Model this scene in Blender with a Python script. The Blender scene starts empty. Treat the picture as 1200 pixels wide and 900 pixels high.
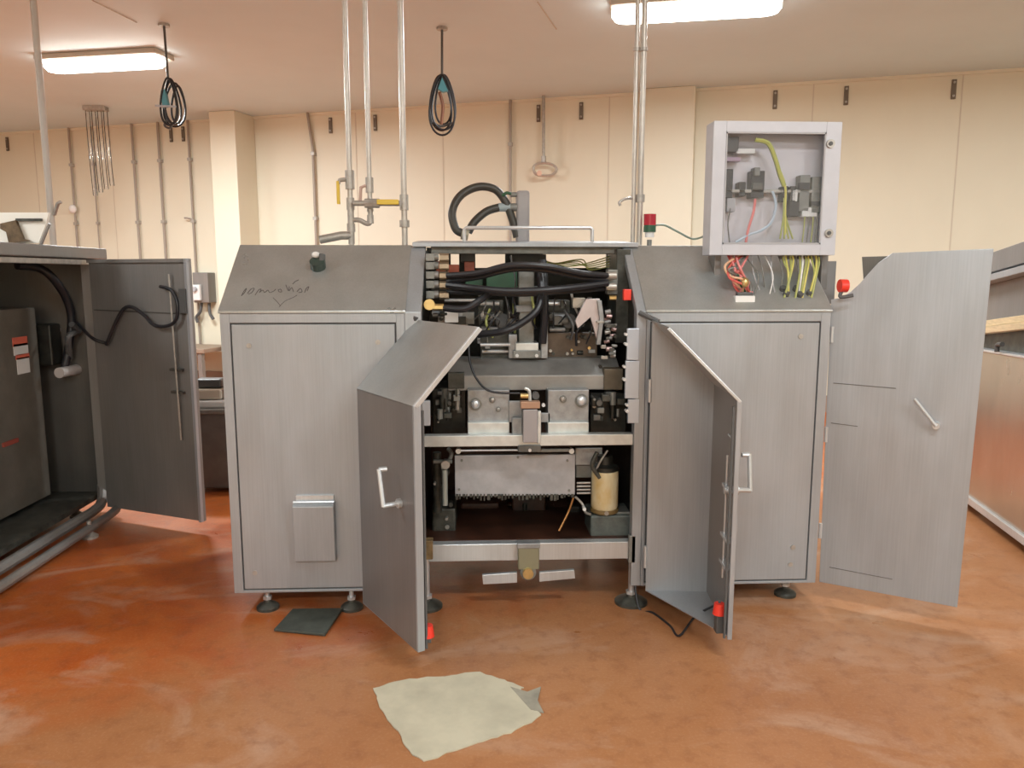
import bpy, bmesh, math, random
from mathutils import Vector, Matrix
random.seed(7)
C = bpy.context.scene.collection
SC = bpy.context.scene
# ------------------------------------------------------------------ camera
CAM = Vector((0, -3.3, 1.5)); PITCH = math.radians(8.15); YAW = math.radians(2.6); FPX = 900.0
FW = Vector((math.sin(YAW)*math.cos(PITCH), math.cos(YAW)*math.cos(PITCH), -math.sin(PITCH)))
RT = Vector((math.cos(YAW), -math.sin(YAW), 0)); UP = RT.cross(FW)
cd = bpy.data.cameras.new('camera'); cam = bpy.data.objects.new('camera', cd); C.objects.link(cam)
cam.matrix_world = Matrix.Translation(CAM) @ Matrix((RT, UP, -FW)).transposed().to_4x4()
cd.sensor_width = 36; cd.lens = 36*FPX/1200; cd.clip_start = .05; SC.camera = cam
# ------------------------------------------------------------------ world and exposure
w = bpy.data.worlds.new('world'); SC.world = w; w.use_nodes = True
w.node_tree.nodes['Background'].inputs[0].default_value = (.9, .8, .7, 1)
w.node_tree.nodes['Background'].inputs[1].default_value = .12
SC.view_settings.view_transform = 'Standard'; SC.view_settings.look = 'None'
SC.view_settings.exposure = 0.0; SC.view_settings.gamma = 1; SC.view_settings.use_curve_mapping = False
SC.cycles.max_bounces = 8; SC.cycles.diffuse_bounces = 4; SC.cycles.glossy_bounces = 4
SC.cycles.sample_clamp_indirect = 4; SC.cycles.use_denoising = True
CEIL = 3.5
LIGHT_W = 88.0
LAMP_SPOTS = [(-3.42, 4.30, 2.2), (1.62, 2.62, 1.35), (-3.9, -1.0, .75), (1.4, -2.2, .55), (5.0, 1.2, .9), (4.2, -4.8, 1.8),
              (-.9, -5.6, 2.0), (-5.4, -5.2, .5), (-6.8, 3.6, 1.6)]
LAMP_ROT = math.radians(-13)

# rays through the photograph, used only to read real positions off known planes
def ray(x, y): return FW + RT*((x-600)/FPX) - UP*((y-450)/FPX)
def P(x, y, Y):
    d = ray(x, y); return CAM + d*((Y-CAM.y)/d.y)
def PZ(x, y, Z):
    d = ray(x, y); return CAM + d*((Z-CAM.z)/d.z)
def PX(x, y, X):
    d = ray(x, y); return CAM + d*((X-CAM.x)/d.x)
def PL(x, y, p, n):
    d = ray(x, y); n = Vector(n); return CAM + d*((Vector(p)-CAM).dot(n)/d.dot(n))

# ------------------------------------------------------------------ materials
MATS = {}
def mat(name, col, rough=.5, metal=0.0, nscale=None, namt=.25, stretch=(1, 1, 1), bump=0.0, emit=None, es=0, spec=.5, col2=None, rvar=0.0, coat=0, thr=(.35, .65)):
    if name in MATS: return MATS[name]
    m = bpy.data.materials.new(name); m.use_nodes = True; nt = m.node_tree; b = nt.nodes['Principled BSDF']
    b.inputs['Base Color'].default_value = (*col, 1); b.inputs['Roughness'].default_value = rough
    b.inputs['Metallic'].default_value = metal; b.inputs['Specular IOR Level'].default_value = spec
    b.inputs['Coat Weight'].default_value = coat
    if emit: b.inputs['Emission Color'].default_value = (*emit, 1); b.inputs['Emission Strength'].default_value = es
    if nscale:
        tc = nt.nodes.new('ShaderNodeTexCoord'); mp = nt.nodes.new('ShaderNodeMapping'); mp.inputs['Scale'].default_value = stretch
        nz = nt.nodes.new('ShaderNodeTexNoise'); nz.inputs['Scale'].default_value = nscale; nz.inputs['Detail'].default_value = 6
        nz.inputs['Roughness'].default_value = .6
        rp = nt.nodes.new('ShaderNodeValToRGB'); rp.color_ramp.elements[0].position = thr[0]; rp.color_ramp.elements[1].position = thr[1]
        c2 = col2 if col2 else tuple(c*(1-namt) for c in col)
        rp.color_ramp.elements[0].color = (*c2, 1); rp.color_ramp.elements[1].color = (*col, 1)
        L = nt.links
        L.new(tc.outputs['Object'], mp.inputs[0]); L.new(mp.outputs[0], nz.inputs['Vector'])
        L.new(nz.outputs['Fac'], rp.inputs[0]); L.new(rp.outputs[0], b.inputs['Base Color'])
        if rvar:
            mr = nt.nodes.new('ShaderNodeMapRange'); mr.inputs['To Min'].default_value = rough-rvar; mr.inputs['To Max'].default_value = rough+rvar
            L.new(nz.outputs['Fac'], mr.inputs[0]); L.new(mr.outputs[0], b.inputs['Roughness'])
        if bump:
            bp = nt.nodes.new('ShaderNodeBump'); bp.inputs['Strength'].default_value = bump; bp.inputs['Distance'].default_value = .01
            L.new(nz.outputs['Fac'], bp.inputs['Height']); L.new(bp.outputs[0], b.inputs['Normal'])
    MATS[name] = m; return m

def steel_mat(name, col, rough, metal, dark=.97, stain=(.38, .33, .28), stain_amt=.35):
    """brushed stainless sheet: fine vertical grain, large smudges and water marks"""
    m = bpy.data.materials.new(name); m.use_nodes = True; nt = m.node_tree; b = nt.nodes['Principled BSDF']; L = nt.links
    tc = nt.nodes.new('ShaderNodeTexCoord')
    def noise(scale, st, det=5):
        mp = nt.nodes.new('ShaderNodeMapping'); mp.inputs['Scale'].default_value = st
        n = nt.nodes.new('ShaderNodeTexNoise'); n.inputs['Scale'].default_value = scale; n.inputs['Detail'].default_value = det
        L.new(tc.outputs['Object'], mp.inputs[0]); L.new(mp.outputs[0], n.inputs['Vector']); return n
    g = noise(150, (1, 1, .02), 3); s = noise(1.6, (1, 1, .45), 6); f = noise(9, (1, 1, .3), 8)
    r1 = nt.nodes.new('ShaderNodeMapRange'); r1.inputs['From Min'].default_value = .3; r1.inputs['From Max'].default_value = .7
    r1.inputs['To Min'].default_value = dark; r1.inputs['To Max'].default_value = 1.06; L.new(g.outputs['Fac'], r1.inputs[0])
    r3 = nt.nodes.new('ShaderNodeMapRange'); r3.inputs['From Min'].default_value = .35; r3.inputs['From Max'].default_value = .65
    r3.inputs['To Min'].default_value = .93; r3.inputs['To Max'].default_value = 1.04; L.new(f.outputs['Fac'], r3.inputs[0])
    mu = nt.nodes.new('ShaderNodeMath'); mu.operation = 'MULTIPLY'; L.new(r1.outputs[0], mu.inputs[0]); L.new(r3.outputs[0], mu.inputs[1])
    r2 = nt.nodes.new('ShaderNodeMapRange'); r2.inputs['From Min'].default_value = .42; r2.inputs['From Max'].default_value = .7
    r2.inputs['To Min'].default_value = 0; r2.inputs['To Max'].default_value = stain_amt; L.new(s.outputs['Fac'], r2.inputs[0])
    mx = nt.nodes.new('ShaderNodeMix'); mx.data_type = 'RGBA'; mx.inputs['A'].default_value = (*col, 1); mx.inputs['B'].default_value = (*stain, 1)
    L.new(r2.outputs[0], mx.inputs['Factor'])
    vm = nt.nodes.new('ShaderNodeVectorMath'); vm.operation = 'SCALE'; L.new(mx.outputs['Result'], vm.inputs[0]); L.new(mu.outputs[0], vm.inputs['Scale'])
    L.new(vm.outputs[0], b.inputs['Base Color'])
    rr = nt.nodes.new('ShaderNodeMapRange'); rr.inputs['To Min'].default_value = rough-.08; rr.inputs['To Max'].default_value = rough+.12
    L.new(f.outputs['Fac'], rr.inputs[0]); L.new(rr.outputs[0], b.inputs['Roughness'])
    bp = nt.nodes.new('ShaderNodeBump'); bp.inputs['Strength'].default_value = .012; bp.inputs['Distance'].default_value = .001
    L.new(g.outputs['Fac'], bp.inputs['Height']); L.new(bp.outputs[0], b.inputs['Normal'])
    b.inputs['Metallic'].default_value = metal
    MATS[name] = m; return m

STEEL = steel_mat('stainless', (.385, .41, .44), .38, .4, stain=(.40, .37, .36))
STEEL_D = steel_mat('stainless_dull', (.25, .245, .24), .5, .5)
STEEL_B = steel_mat('stainless_bright', (.66, .69, .72), .3, .55, .95)
STEEL_DARK = steel_mat('stainless_dark', (.10, .10, .095), .45, .5)  # very dark base, also used as painted shade inside the left machine
ALU = mat('cast_plate', (.40, .41, .42), .45, .55, 30, .25, rvar=.08)
ALU_L = mat('cast_plate_light', (.70, .72, .70), .4, .5, 20, .15)
GREYM = mat('machine_grey', (.27, .27, .25), .5, .4, 14, .35)
BEAM = mat('beam_grey', (.36, .35, .335), .42, .45, 6, .3, rvar=.08)
DARK = mat('oily_black', (.035, .035, .03), .35, .3, 25, .5, rvar=.1)
DARK2 = mat('grimy_grey', (.10, .10, .085), .45, .3, 18, .6, rvar=.1)
RUBBER = mat('black_rubber', (.018, .018, .022), .4, 0)
RUST = mat('brown_grime', (.085, .032, .018), .4, .1, 5, .75, rvar=.1)
BRASS = mat('brass', (.75, .55, .25), .3, .85, 30, .2)
YEL = mat('yellow_paint', (.75, .52, .06), .45)
YELW = mat('yellow_wire', (.66, .60, .17), .45)
YELG = mat('dull_yellow_wire', (.40, .42, .14), .45)
RED = mat('red_plastic', (.85, .05, .03), .4)
ORED = mat('orange_red_paint', (.42, .09, .04), .5, 0, 20, .4)
PINK = mat('pink_wire', (.75, .25, .24), .45)
TEAL = mat('teal_plastic', (.10, .33, .40), .4)
GREEN = mat('dark_green', (.03, .10, .05), .4)
BLUEW = mat('pale_blue_plastic', (.50, .58, .66), .4)
WHITE = mat('white_plastic', (.8, .79, .77), .4)
GREYP = mat('grey_plastic', (.42, .42, .44), .5)
GREYD = mat('dark_grey_plastic', (.09, .09, .09), .45)
PAINTG = mat('light_grey_paint', (.56, .57, .62), .42, .1, 12, .06)
PLATEG = mat('enclosure_plate', (.66, .63, .66), .45, .1)
GALV = mat('galvanised', (.50, .47, .43), .42, .55, 30, .25)
PIPEW = mat('painted_pipe', (.56, .52, .47), .35, .5, 25, .12)
WOOD = mat('pale_board', (.72, .56, .34), .6, 0, 12, .2, (1, 1, 6))
BEIGE = mat('beige_cloth', (.62, .54, .44), .8)
OILJ = mat('stained_plastic', (.78, .68, .46), .35, 0, 7, .3, (1, 1, .5), col2=(.62, .38, .08), thr=(.3, .55))
DOORD = STEEL_D
REDL = mat('label_red', (.75, .16, .10), .5); PAPER = mat('label_white', (.75, .74, .72), .5); INK = mat('marker_ink', (.10, .09, .085), .6)
MATM = mat('dark_mat', (.085, .095, .08), .55, .1, 14, .4)

# wall, ceiling, floor
WALLM = mat('cream_wall_paint', (.76, .71, .565), .5, 0, .8, .06, (1, 1, .5), rvar=.05)
CEILM = mat('ceiling_panel', (.66, .80, .86), .55, 0, .5, .07)
def floor_mat():
    m = bpy.data.materials.new('floor_resin'); m.use_nodes = True; nt = m.node_tree; b = nt.nodes['Principled BSDF']; L = nt.links
    tc = nt.nodes.new('ShaderNodeTexCoord')
    def noise(scale, det=6, dist=0, st=(1, 1, 1), ro=.6):
        mp = nt.nodes.new('ShaderNodeMapping'); mp.inputs['Scale'].default_value = st
        n = nt.nodes.new('ShaderNodeTexNoise'); n.inputs['Scale'].default_value = scale; n.inputs['Detail'].default_value = det
        n.inputs['Distortion'].default_value = dist; n.inputs['Roughness'].default_value = ro
        L.new(tc.outputs['Object'], mp.inputs[0]); L.new(mp.outputs[0], n.inputs['Vector']); return n.outputs['Fac']
    def rng(src, a, c, d, e):
        r = nt.nodes.new('ShaderNodeMapRange'); r.inputs['From Min'].default_value = a; r.inputs['From Max'].default_value = c
        r.inputs['To Min'].default_value = d; r.inputs['To Max'].default_value = e; L.new(src, r.inputs[0]); return r.outputs[0]
    def mix(f, a, c):
        x = nt.nodes.new('ShaderNodeMix'); x.data_type = 'RGBA'
        if hasattr(f, 'name'): L.new(f, x.inputs['Factor'])
        for k, v in (('A', a), ('B', c)):
            if isinstance(v, tuple): x.inputs[k].default_value = (*v, 1)
            else: L.new(v, x.inputs[k])
        return x.outputs['Result']
    def math_(op, a, c):
        x = nt.nodes.new('ShaderNodeMath'); x.operation = op
        for i, v in enumerate((a, c)):
            if isinstance(v, (int, float)): x.inputs[i].default_value = v
            else: L.new(v, x.inputs[i])
        x.use_clamp = True; return x.outputs[0]
    big = noise(.9, 5, .6); mid = noise(2.6, 8, .8); fine = noise(14, 8, 0); grain = noise(90, 3)
    haze = noise(1.4, 7, 1.2, (1, 1.8, 1))
    sep = nt.nodes.new('ShaderNodeSeparateXYZ'); L.new(tc.outputs['Object'], sep.inputs[0])
    # worn pale traffic area: more of it to the right and near, with a noisy border
    wx = nt.nodes.new('ShaderNodeMath'); wx.operation = 'MULTIPLY_ADD'; L.new(sep.outputs['X'], wx.inputs[0]); wx.inputs[1].default_value = .55; wx.inputs[2].default_value = .31
    wy = nt.nodes.new('ShaderNodeMath'); wy.operation = 'MULTIPLY_ADD'; L.new(sep.outputs['Y'], wy.inputs[0]); wy.inputs[1].default_value = -.85; L.new(wx.outputs[0], wy.inputs[2])
    wm = nt.nodes.new('ShaderNodeMath'); wm.operation = 'MULTIPLY_ADD'; L.new(mid, wm.inputs[0]); wm.inputs[1].default_value = 1.5; L.new(wy.outputs[0], wm.inputs[2])
    worn = wm.outputs[0]
    wf = rng(worn, .50, 1.25, 0, 1)
    c1 = mix(rng(mid, .3, .7, 0, 1), (.37, .068, .012), (.50, .135, .025))       # saturated red-orange coat
    c2 = mix(rng(big, .35, .65, 0, 1), (.36, .145, .055), (.43, .195, .085))          # paler worn coat
    c = mix(wf, c1, c2)
    c = mix(rng(haze, .52, .72, 0, .65), c, (.50, .32, .22))                     # whitish scuffs
    c = mix(rng(fine, .5, .72, 0, .5), c, (.24, .08, .03))                     # dirt
    c = mix(rng(grain, .5, .8, 0, .15), c, (.7, .45, .3))
    L.new(c, b.inputs['Base Color'])
    L.new(rng(mid, .3, .7, .26, .45), b.inputs['Roughness']); b.inputs['Specular IOR Level'].default_value = .35
    bp = nt.nodes.new('ShaderNodeBump'); bp.inputs['Strength'].default_value = .12; bp.inputs['Distance'].default_value = .006
    L.new(fine, bp.inputs['Height']); L.new(bp.outputs[0], b.inputs['Normal'])
    return m
FLOORM = floor_mat()
PATCHM = mat('patch_mortar', (.58, .53, .40), .6, 0, 6, .22, bump=.3, thr=(.3, .6))
PATCHG = mat('patch_fresh', (.38, .35, .28), .6, 0, 12, .3, bump=.3)
DIFF = mat('lamp_diffuser', (.9, .88, .8), .4, 0, emit=(1, .97, .88), es=13)
def glass_mat(name, tint, refl=.12, dens=.12):
    m = bpy.data.materials.new(name); m.use_nodes = True; nt = m.node_tree; L = nt.links
    for n in list(nt.nodes):
        if n.type == 'BSDF_PRINCIPLED': nt.nodes.remove(n)
    out = [n for n in nt.nodes if n.type == 'OUTPUT_MATERIAL'][0]
    t = nt.nodes.new('ShaderNodeBsdfTransparent'); t.inputs[0].default_value = (*tint, 1)
    d = nt.nodes.new('ShaderNodeBsdfDiffuse'); d.inputs[0].default_value = (.6, .6, .62, 1)
    g = nt.nodes.new('ShaderNodeBsdfGlossy'); g.inputs['Roughness'].default_value = .05
    fr = nt.nodes.new('ShaderNodeFresnel'); fr.inputs[0].default_value = 1.5
    a = nt.nodes.new('ShaderNodeMixShader'); a.inputs[0].default_value = dens; L.new(t.outputs[0], a.inputs[1]); L.new(d.outputs[0], a.inputs[2])
    ad = nt.nodes.new('ShaderNodeMath'); ad.operation = 'ADD'; ad.inputs[1].default_value = refl; L.new(fr.outputs[0], ad.inputs[0])
    s = nt.nodes.new('ShaderNodeMixShader'); L.new(ad.outputs[0], s.inputs[0]); L.new(a.outputs[0], s.inputs[1]); L.new(g.outputs[0], s.inputs[2])
    L.new(s.outputs[0], out.inputs[0]); MATS[name] = m; return m
GLASS = glass_mat('window_glass', (.96, .96, .97), .0, .025)
CLEARP = glass_mat('clear_plastic', (.985, .98, .97), -.03, .05)

# ------------------------------------------------------------------ mesh builder
ORG = {}
class MB:
    def __init__(s, T=None): s.bm = bmesh.new(); s.T = T
    def _fin(s, vs):
        if s.T is not None:
            for v in vs: v.co = s.T @ v.co
        return s
    def box(s, x0, x1, y0, y1, z0, z1, R=None, c=None):
        r = bmesh.ops.create_cube(s.bm, size=1)['verts']
        cc = Vector(((x0+x1)/2, (y0+y1)/2, (z0+z1)/2)); sz = Vector((abs(x1-x0), abs(y1-y0), abs(z1-z0)))
        for v in r:
            v.co = Vector((v.co.x*sz.x, v.co.y*sz.y, v.co.z*sz.z))
            if R is not None: v.co = R @ v.co
            v.co += cc
        return s._fin(r)
    def pbox(s, x0, y0, x1, y1, Y, dep):
        """box whose front face lies on the plane y=Y, with corners read from the photograph"""
        ym = (y0+y1)/2; a = P(x0, ym, Y); b = P(x1, ym, Y); t = P((x0+x1)/2, y0, Y); u = P((x0+x1)/2, y1, Y)
        return s.box(a.x, b.x, Y, Y+dep, u.z, t.z)
    def cyl(s, p0, p1, r, n=16, r2=None):
        p0 = Vector(p0); p1 = Vector(p1); d = p1-p0
        if d.length < 1e-6: return s
        q = d.to_track_quat('Z', 'Y').to_matrix().to_4x4()
        M = Matrix.Translation((p0+p1)/2) @ q
        vs = bmesh.ops.create_cone(s.bm, cap_ends=True, segments=n, radius1=r, radius2=r if r2 is None else r2, depth=d.length, matrix=M)['verts']
        return s._fin(vs)
    def sph(s, c, r, sx=1, sy=1, sz=1, n=14):
        M = Matrix.Translation(Vector(c)) @ Matrix.Diagonal((sx, sy, sz, 1))
        return s._fin(bmesh.ops.create_uvsphere(s.bm, u_segments=n, v_segments=n//2+1, radius=r, matrix=M)['verts'])
    def tube(s, pts, r, n=8, smooth=6, closed=False):
        pts = [Vector(p) for p in pts]
        if smooth and len(pts) > 2:
            q = []; m = len(pts)
            rngi = range(m) if closed else range(m-1)
            for i in rngi:
                if closed: a, b, c, d = pts[(i-1) % m], pts[i], pts[(i+1) % m], pts[(i+2) % m]
                else: a, b, c, d = pts[max(i-1, 0)], pts[i], pts[i+1], pts[min(i+2, m-1)]
                for k in range(smooth):
                    t = k/smooth
                    q.append(.5*((2*b)+(c-a)*t+(2*a-5*b+4*c-d)*t*t+(3*b-a-3*c+d)*t*t*t))
            if not closed: q.append(pts[-1])
            pts = q
        m = len(pts); rings = []; nrm = None; allv = []
        for i, p in enumerate(pts):
            if closed: t = pts[(i+1) % m]-pts[(i-1) % m]
            else: t = pts[min(i+1, m-1)]-pts[max(i-1, 0)]
            if t.length < 1e-9: t = Vector((0, 0, 1))
            t.normalize()
            if nrm is None:
                nrm = t.cross(Vector((0, 0, 1)));
                if nrm.length < .1: nrm = t.cross(Vector((1, 0, 0)))
            nrm = (nrm - t*nrm.dot(t)); nrm.normalize(); bn = t.cross(nrm)
            ring = [s.bm.verts.new(p+(nrm*math.cos(2*math.pi*k/n)+bn*math.sin(2*math.pi*k/n))*r) for k in range(n)]
            rings.append(ring); allv += ring
        for i in range(m if closed else m-1):
            A = rings[i]; B = rings[(i+1) % m]
            for k in range(n): s.bm.faces.new((A[k], A[(k+1) % n], B[(k+1) % n], B[k]))
        if not closed:
            s.bm.faces.new(list(reversed(rings[0]))); s.bm.faces.new(rings[-1])
        return s._fin(allv)
    def prism(s, poly, ext):
        """closed polygon of 3-D points extruded by the vector ext"""
        ext = Vector(ext); a = [s.bm.verts.new(Vector(p)) for p in poly]; b = [s.bm.verts.new(Vector(p)+ext) for p in poly]
        n = len(poly); s.bm.faces.new(a); s.bm.faces.new(list(reversed(b)))
        for i in range(n): s.bm.faces.new((a[i], b[i], b[(i+1) % n], a[(i+1) % n]))
        return s._fin(a+b)
    def lathe(s, prof, c, n=20):
        c = Vector(c); rings = []; allv = []
        for r, z in prof:
            ring = [s.bm.verts.new(c+Vector((max(r, .0005)*math.cos(2*math.pi*k/n), max(r, .0005)*math.sin(2*math.pi*k/n), z))) for k in range(n)]
            rings.append(ring); allv += ring
        for A, B in zip(rings, rings[1:]):
            for k in range(n): s.bm.faces.new((A[k], A[(k+1) % n], B[(k+1) % n], B[k]))
        s.bm.faces.new(list(reversed(rings[0]))); s.bm.faces.new(rings[-1])
        return s._fin(allv)
    def build(s, name, m, parent=None, bevel=0.0, smooth=False, base=None, kind=None, label=None):
        bmesh.ops.recalc_face_normals(s.bm, faces=s.bm.faces)
        if parent is not None: o0 = ORG[parent.name]
        elif base is not None: o0 = Vector(base)
        else:
            vs = [v.co for v in s.bm.verts]
            o0 = Vector(((min(v.x for v in vs)+max(v.x for v in vs))/2, (min(v.y for v in vs)+max(v.y for v in vs))/2, min(v.z for v in vs)))
        for v in s.bm.verts: v.co -= o0
        me = bpy.data.meshes.new(name); s.bm.to_mesh(me); s.bm.free(); me.materials.append(m)
        o = bpy.data.objects.new(name, me); C.objects.link(o)
        if parent is not None: o.parent = parent
        else: o.location = o0
        ORG[o.name] = o0
        if smooth:
            for p in me.polygons: p.use_smooth = True
            me.set_sharp_from_angle(angle=math.radians(35))
        if bevel:
            b = o.modifiers.new('bevel', 'BEVEL'); b.width = bevel; b.segments = 2; b.limit_method = 'ANGLE'
        if kind: o['kind'] = kind
        if label: o['label'] = label
        return o
def thing(name, label, cat, loc=(0, 0, 0), group=None):
    o = bpy.data.objects.new(name, None); C.objects.link(o); o.location = loc; o.empty_display_size = .1
    o['label'] = label; o['category'] = cat
    if group: o['group'] = group
    ORG[o.name] = Vector(loc); return o
def tag(o, label, cat, group=None):
    o['label'] = label; o['category'] = cat
    if group: o['group'] = group
    return o

# ------------------------------------------------------------------ the setting
WA = Vector((-6.8, 8.4, 0)); WD = (Vector((5.4, 4.35, 0))-WA).normalized(); WN = Vector((WD.y, -WD.x, 0))   # WN points into the room
def W(s, d, z): return WA + WD*s + WN*d + Vector((0, 0, z))
WT = Matrix.Translation(WA) @ Matrix((WD, WN, Vector((0, 0, 1)))).transposed().to_4x4()
def wb(x0, x1, y0, y1, z0, z1): return MB(WT).box(x0, x1, y0, y1, z0, z1)
fl = MB(); fl.box(-10, 9, -8, 11, -.1, 0); FLOOR = fl.build('floor', FLOORM, kind='structure', base=(0, 0, 0))
ce = MB(); ce.box(-10, 9, -8, 11, CEIL, CEIL+.1); CE = ce.build('ceiling', CEILM, kind='structure', base=(0, 0, CEIL))
MB().tube([PZ(108, 0, CEIL), PZ(160, 26, CEIL)], .006, 6, 0).build('ceiling_seam', GALV, CE)
MB().tube([PZ(630, 2, CEIL), PZ(652, 34, CEIL)], .006, 6, 0).build('ceiling_seam', PIPEW, CE)
wbk = wb(-3.4, 17, -.15, 0, 0, CEIL).build('wall_back', WALLM, kind='structure', base=WA)
MB().box(-9, -8.85, -7, 9.6, 0, CEIL).build('wall_left', WALLM, kind='structure')
MB().box(8, 8.15, -7, 4, 0, CEIL).build('wall_right', WALLM, kind='structure')
MB().box(-9, 8.1, -7.15, -7, 0, CEIL).build('wall_front', WALLM, kind='structure')
# piers on the wall, seams of the insulated panels, base coving
wb(3.80, 4.17, 0, .42, 0, CEIL).build('trim_1', WALLM, kind='structure', bevel=.01)
wb(9.12, 9.70, 0, .16, 0, CEIL).build('trim_2', WALLM, kind='structure', bevel=.01)
wb(-3.3, 16.8, 0, .03, 0, .18).build('baseboard_back', mat('coving', (.36, .26, .20), .5), kind='structure')
for s_ in (.6, 1.9, 5.6, 6.75, 8.75, 10.9, 12.3, 13.4):
    wb(s_-.006, s_+.006, 0, .004, .18, CEIL).build('wall_seam', mat('seam', (.62, .55, .44), .6), wbk)
wb(-3, 16.5, 0, .02, CEIL-.03, CEIL).build('ceiling_angle', WALLM, wbk)
# irregular mortar patch in the floor
rim = [(438, 806), (470, 797), (520, 792), (562, 787), (585, 795), (612, 805), (608, 815), (636, 838), (600, 858), (560, 871), (498, 891), (478, 880), (462, 852), (447, 828)]
pts = []
for i in range(len(rim)):
    a = PZ(*rim[i], .004); b = PZ(*rim[(i+1) % len(rim)], .004)
    for k in range(5):
        p = a.lerp(b, k/5); j = .006; p.x += random.uniform(-j, j); p.y += random.uniform(-j, j); p.z = .001; pts.append(p)
MB().prism(pts, (0, 0, .004)).build('floor_patch', PATCHM, FLOOR)
rim = [(598, 806), (618, 812), (634, 806), (630, 822), (637, 836), (622, 833)]
MB().prism([PZ(x, y, .001) for x, y in rim], (0, 0, .005)).build('floor_patch', PATCHG, FLOOR, label='greyer lump at the corner of the patch')

# pipes and conduits running down the back wall: (s, width, z bottom, label)
CONDM = mat('conduit_grey', (.36, .31, .26), .5, .2)
for s_, r_, zb, lab, gm in [(1.25, .02, .3, 'thin conduit down the wall, farthest left, passing a white round fitting', GALV),
                            (1.62, .012, .3, 'very thin pale conduit just right of the farthest left one', PIPEW),
                            (2.30, .022, .3, 'grey wall conduit, right of the clear plastic tubes', GALV),
                            (2.72, .024, .3, 'grey wall conduit dropping behind the hanging coil by the left lamp', GALV),
                            (3.19, .022, .3, 'wall conduit with a small side tap, left of the grey vent box', GALV),
                            (3.57, .022, .9, 'wall conduit running down past the small grey vent box', GALV),
                            (5.02, .024, 1.2, 'wall conduit standing alone right of the left pier', GALV),
                            (7.60, .022, .8, 'wall conduit above the machine column with hoses', GALV)]:
    t = thing('wall_conduit', lab, 'conduit', W(s_, r_+.02, zb))
    lean = .06 if s_ == 5.02 else 0
    r_ *= .75; MB(WT).tube([(s_-lean, r_+.02, CEIL), (s_, r_+.02, CEIL-.45), (s_, r_+.02, zb)], r_, 10, 0).build('pipe', CONDM, t, smooth=True)
    for z_ in (CEIL-.5, 2.2, 1.3):
        if z_ > zb: wb(s_-r_-.006, s_+r_+.006, 0, r_*2+.028, z_-.02, z_+.02).build('clip', GALV, t)
    if s_ == 3.19: MB(WT).tube([(s_, .04, 2.22), (s_-.06, .08, 2.24), (s_-.1, .08, 2.24)], .012, 8, 0).build('side_tap', GALV, t)
    if s_ == 1.25:
        MB(WT).sph((s_, .07, 2.40), .06, 1, .6, 1).build('round_fitting', WHITE, t, smooth=True)
BR = [(.13, 'dark strap bracket high on the wall at the far left'), (2.90, 'dark wall bracket just below the left hanging coil'),
      (3.09, 'dark wall bracket right of the one under the left coil'), (5.26, 'dark wall bracket just left of the three steel drop pipes'),
      (5.87, 'dark wall bracket between two steel drop pipes'), (7.93, 'dark wall bracket behind the rod with the oval fitting'),
      (8.43, 'dark wall bracket right of the rod with the oval fitting'), (10.52, 'dark wall bracket above the electrical enclosure'),
      (11.22, 'dark wall bracket above the enclosure right edge'), (12.22, 'dark wall bracket high on the wall at far right')]
for s_, lab in BR:
    t = thing('wall_bracket', lab, 'bracket', W(s_, 0, 3.24), 'strap brackets high on the back wall')
    wb(s_-.022, s_+.022, 0, .02, 3.24, 3.43).build('plate', mat('bracket_steel', (.16, .13, .10), .5, .3), t, bevel=.004)
    for z_ in (3.27, 3.40): MB(WT).cyl((s_, .02, z_), (s_, .032, z_), .012, 6).build('bolt', GALV, t)
t = thing('vent_box', 'small brown-grey vent box high on the wall left of the left pier', 'vent box', W(3.66, 0, 3.1))
wb(3.57, 3.77, 0, .1, 3.12, 3.25).build('body', STEEL_D, t, bevel=.005)
for k in range(4): wb(3.585, 3.755, .1, .108, 3.135+k*.028, 3.148+k*.028).build('slat', GALV, t)
# wall switch box with fittings
t = thing('wall_control_box', 'small grey control box with fittings on the wall beside the open left door', 'box', W(3.33, 0, 1.2))
wb(3.22, 3.46, 0, .16, 1.12, 1.52).build('body', STEEL_D, t, bevel=.01)
wb(3.24, 3.36, .16, .21, 1.15, 1.36).build('switch_cover', WHITE, t, bevel=.01)
MB(WT).cyl((3.30, .21, 1.3), (3.30, .25, 1.3), .03, 12).build('switch_knob', GREYP, t, smooth=True)
MB(WT).tube([(3.28, .08, 1.12), (3.27, .1, 1.0), (3.2, .1, .92), (3.22, .1, .85)], .02, 8).build('cable', GREYD, t, smooth=True)
MB(WT).tube([(3.40, .08, 1.12), (3.42, .1, .98), (3.47, .1, .9)], .02, 8).build('cable', GREYD, t, smooth=True)

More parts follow.
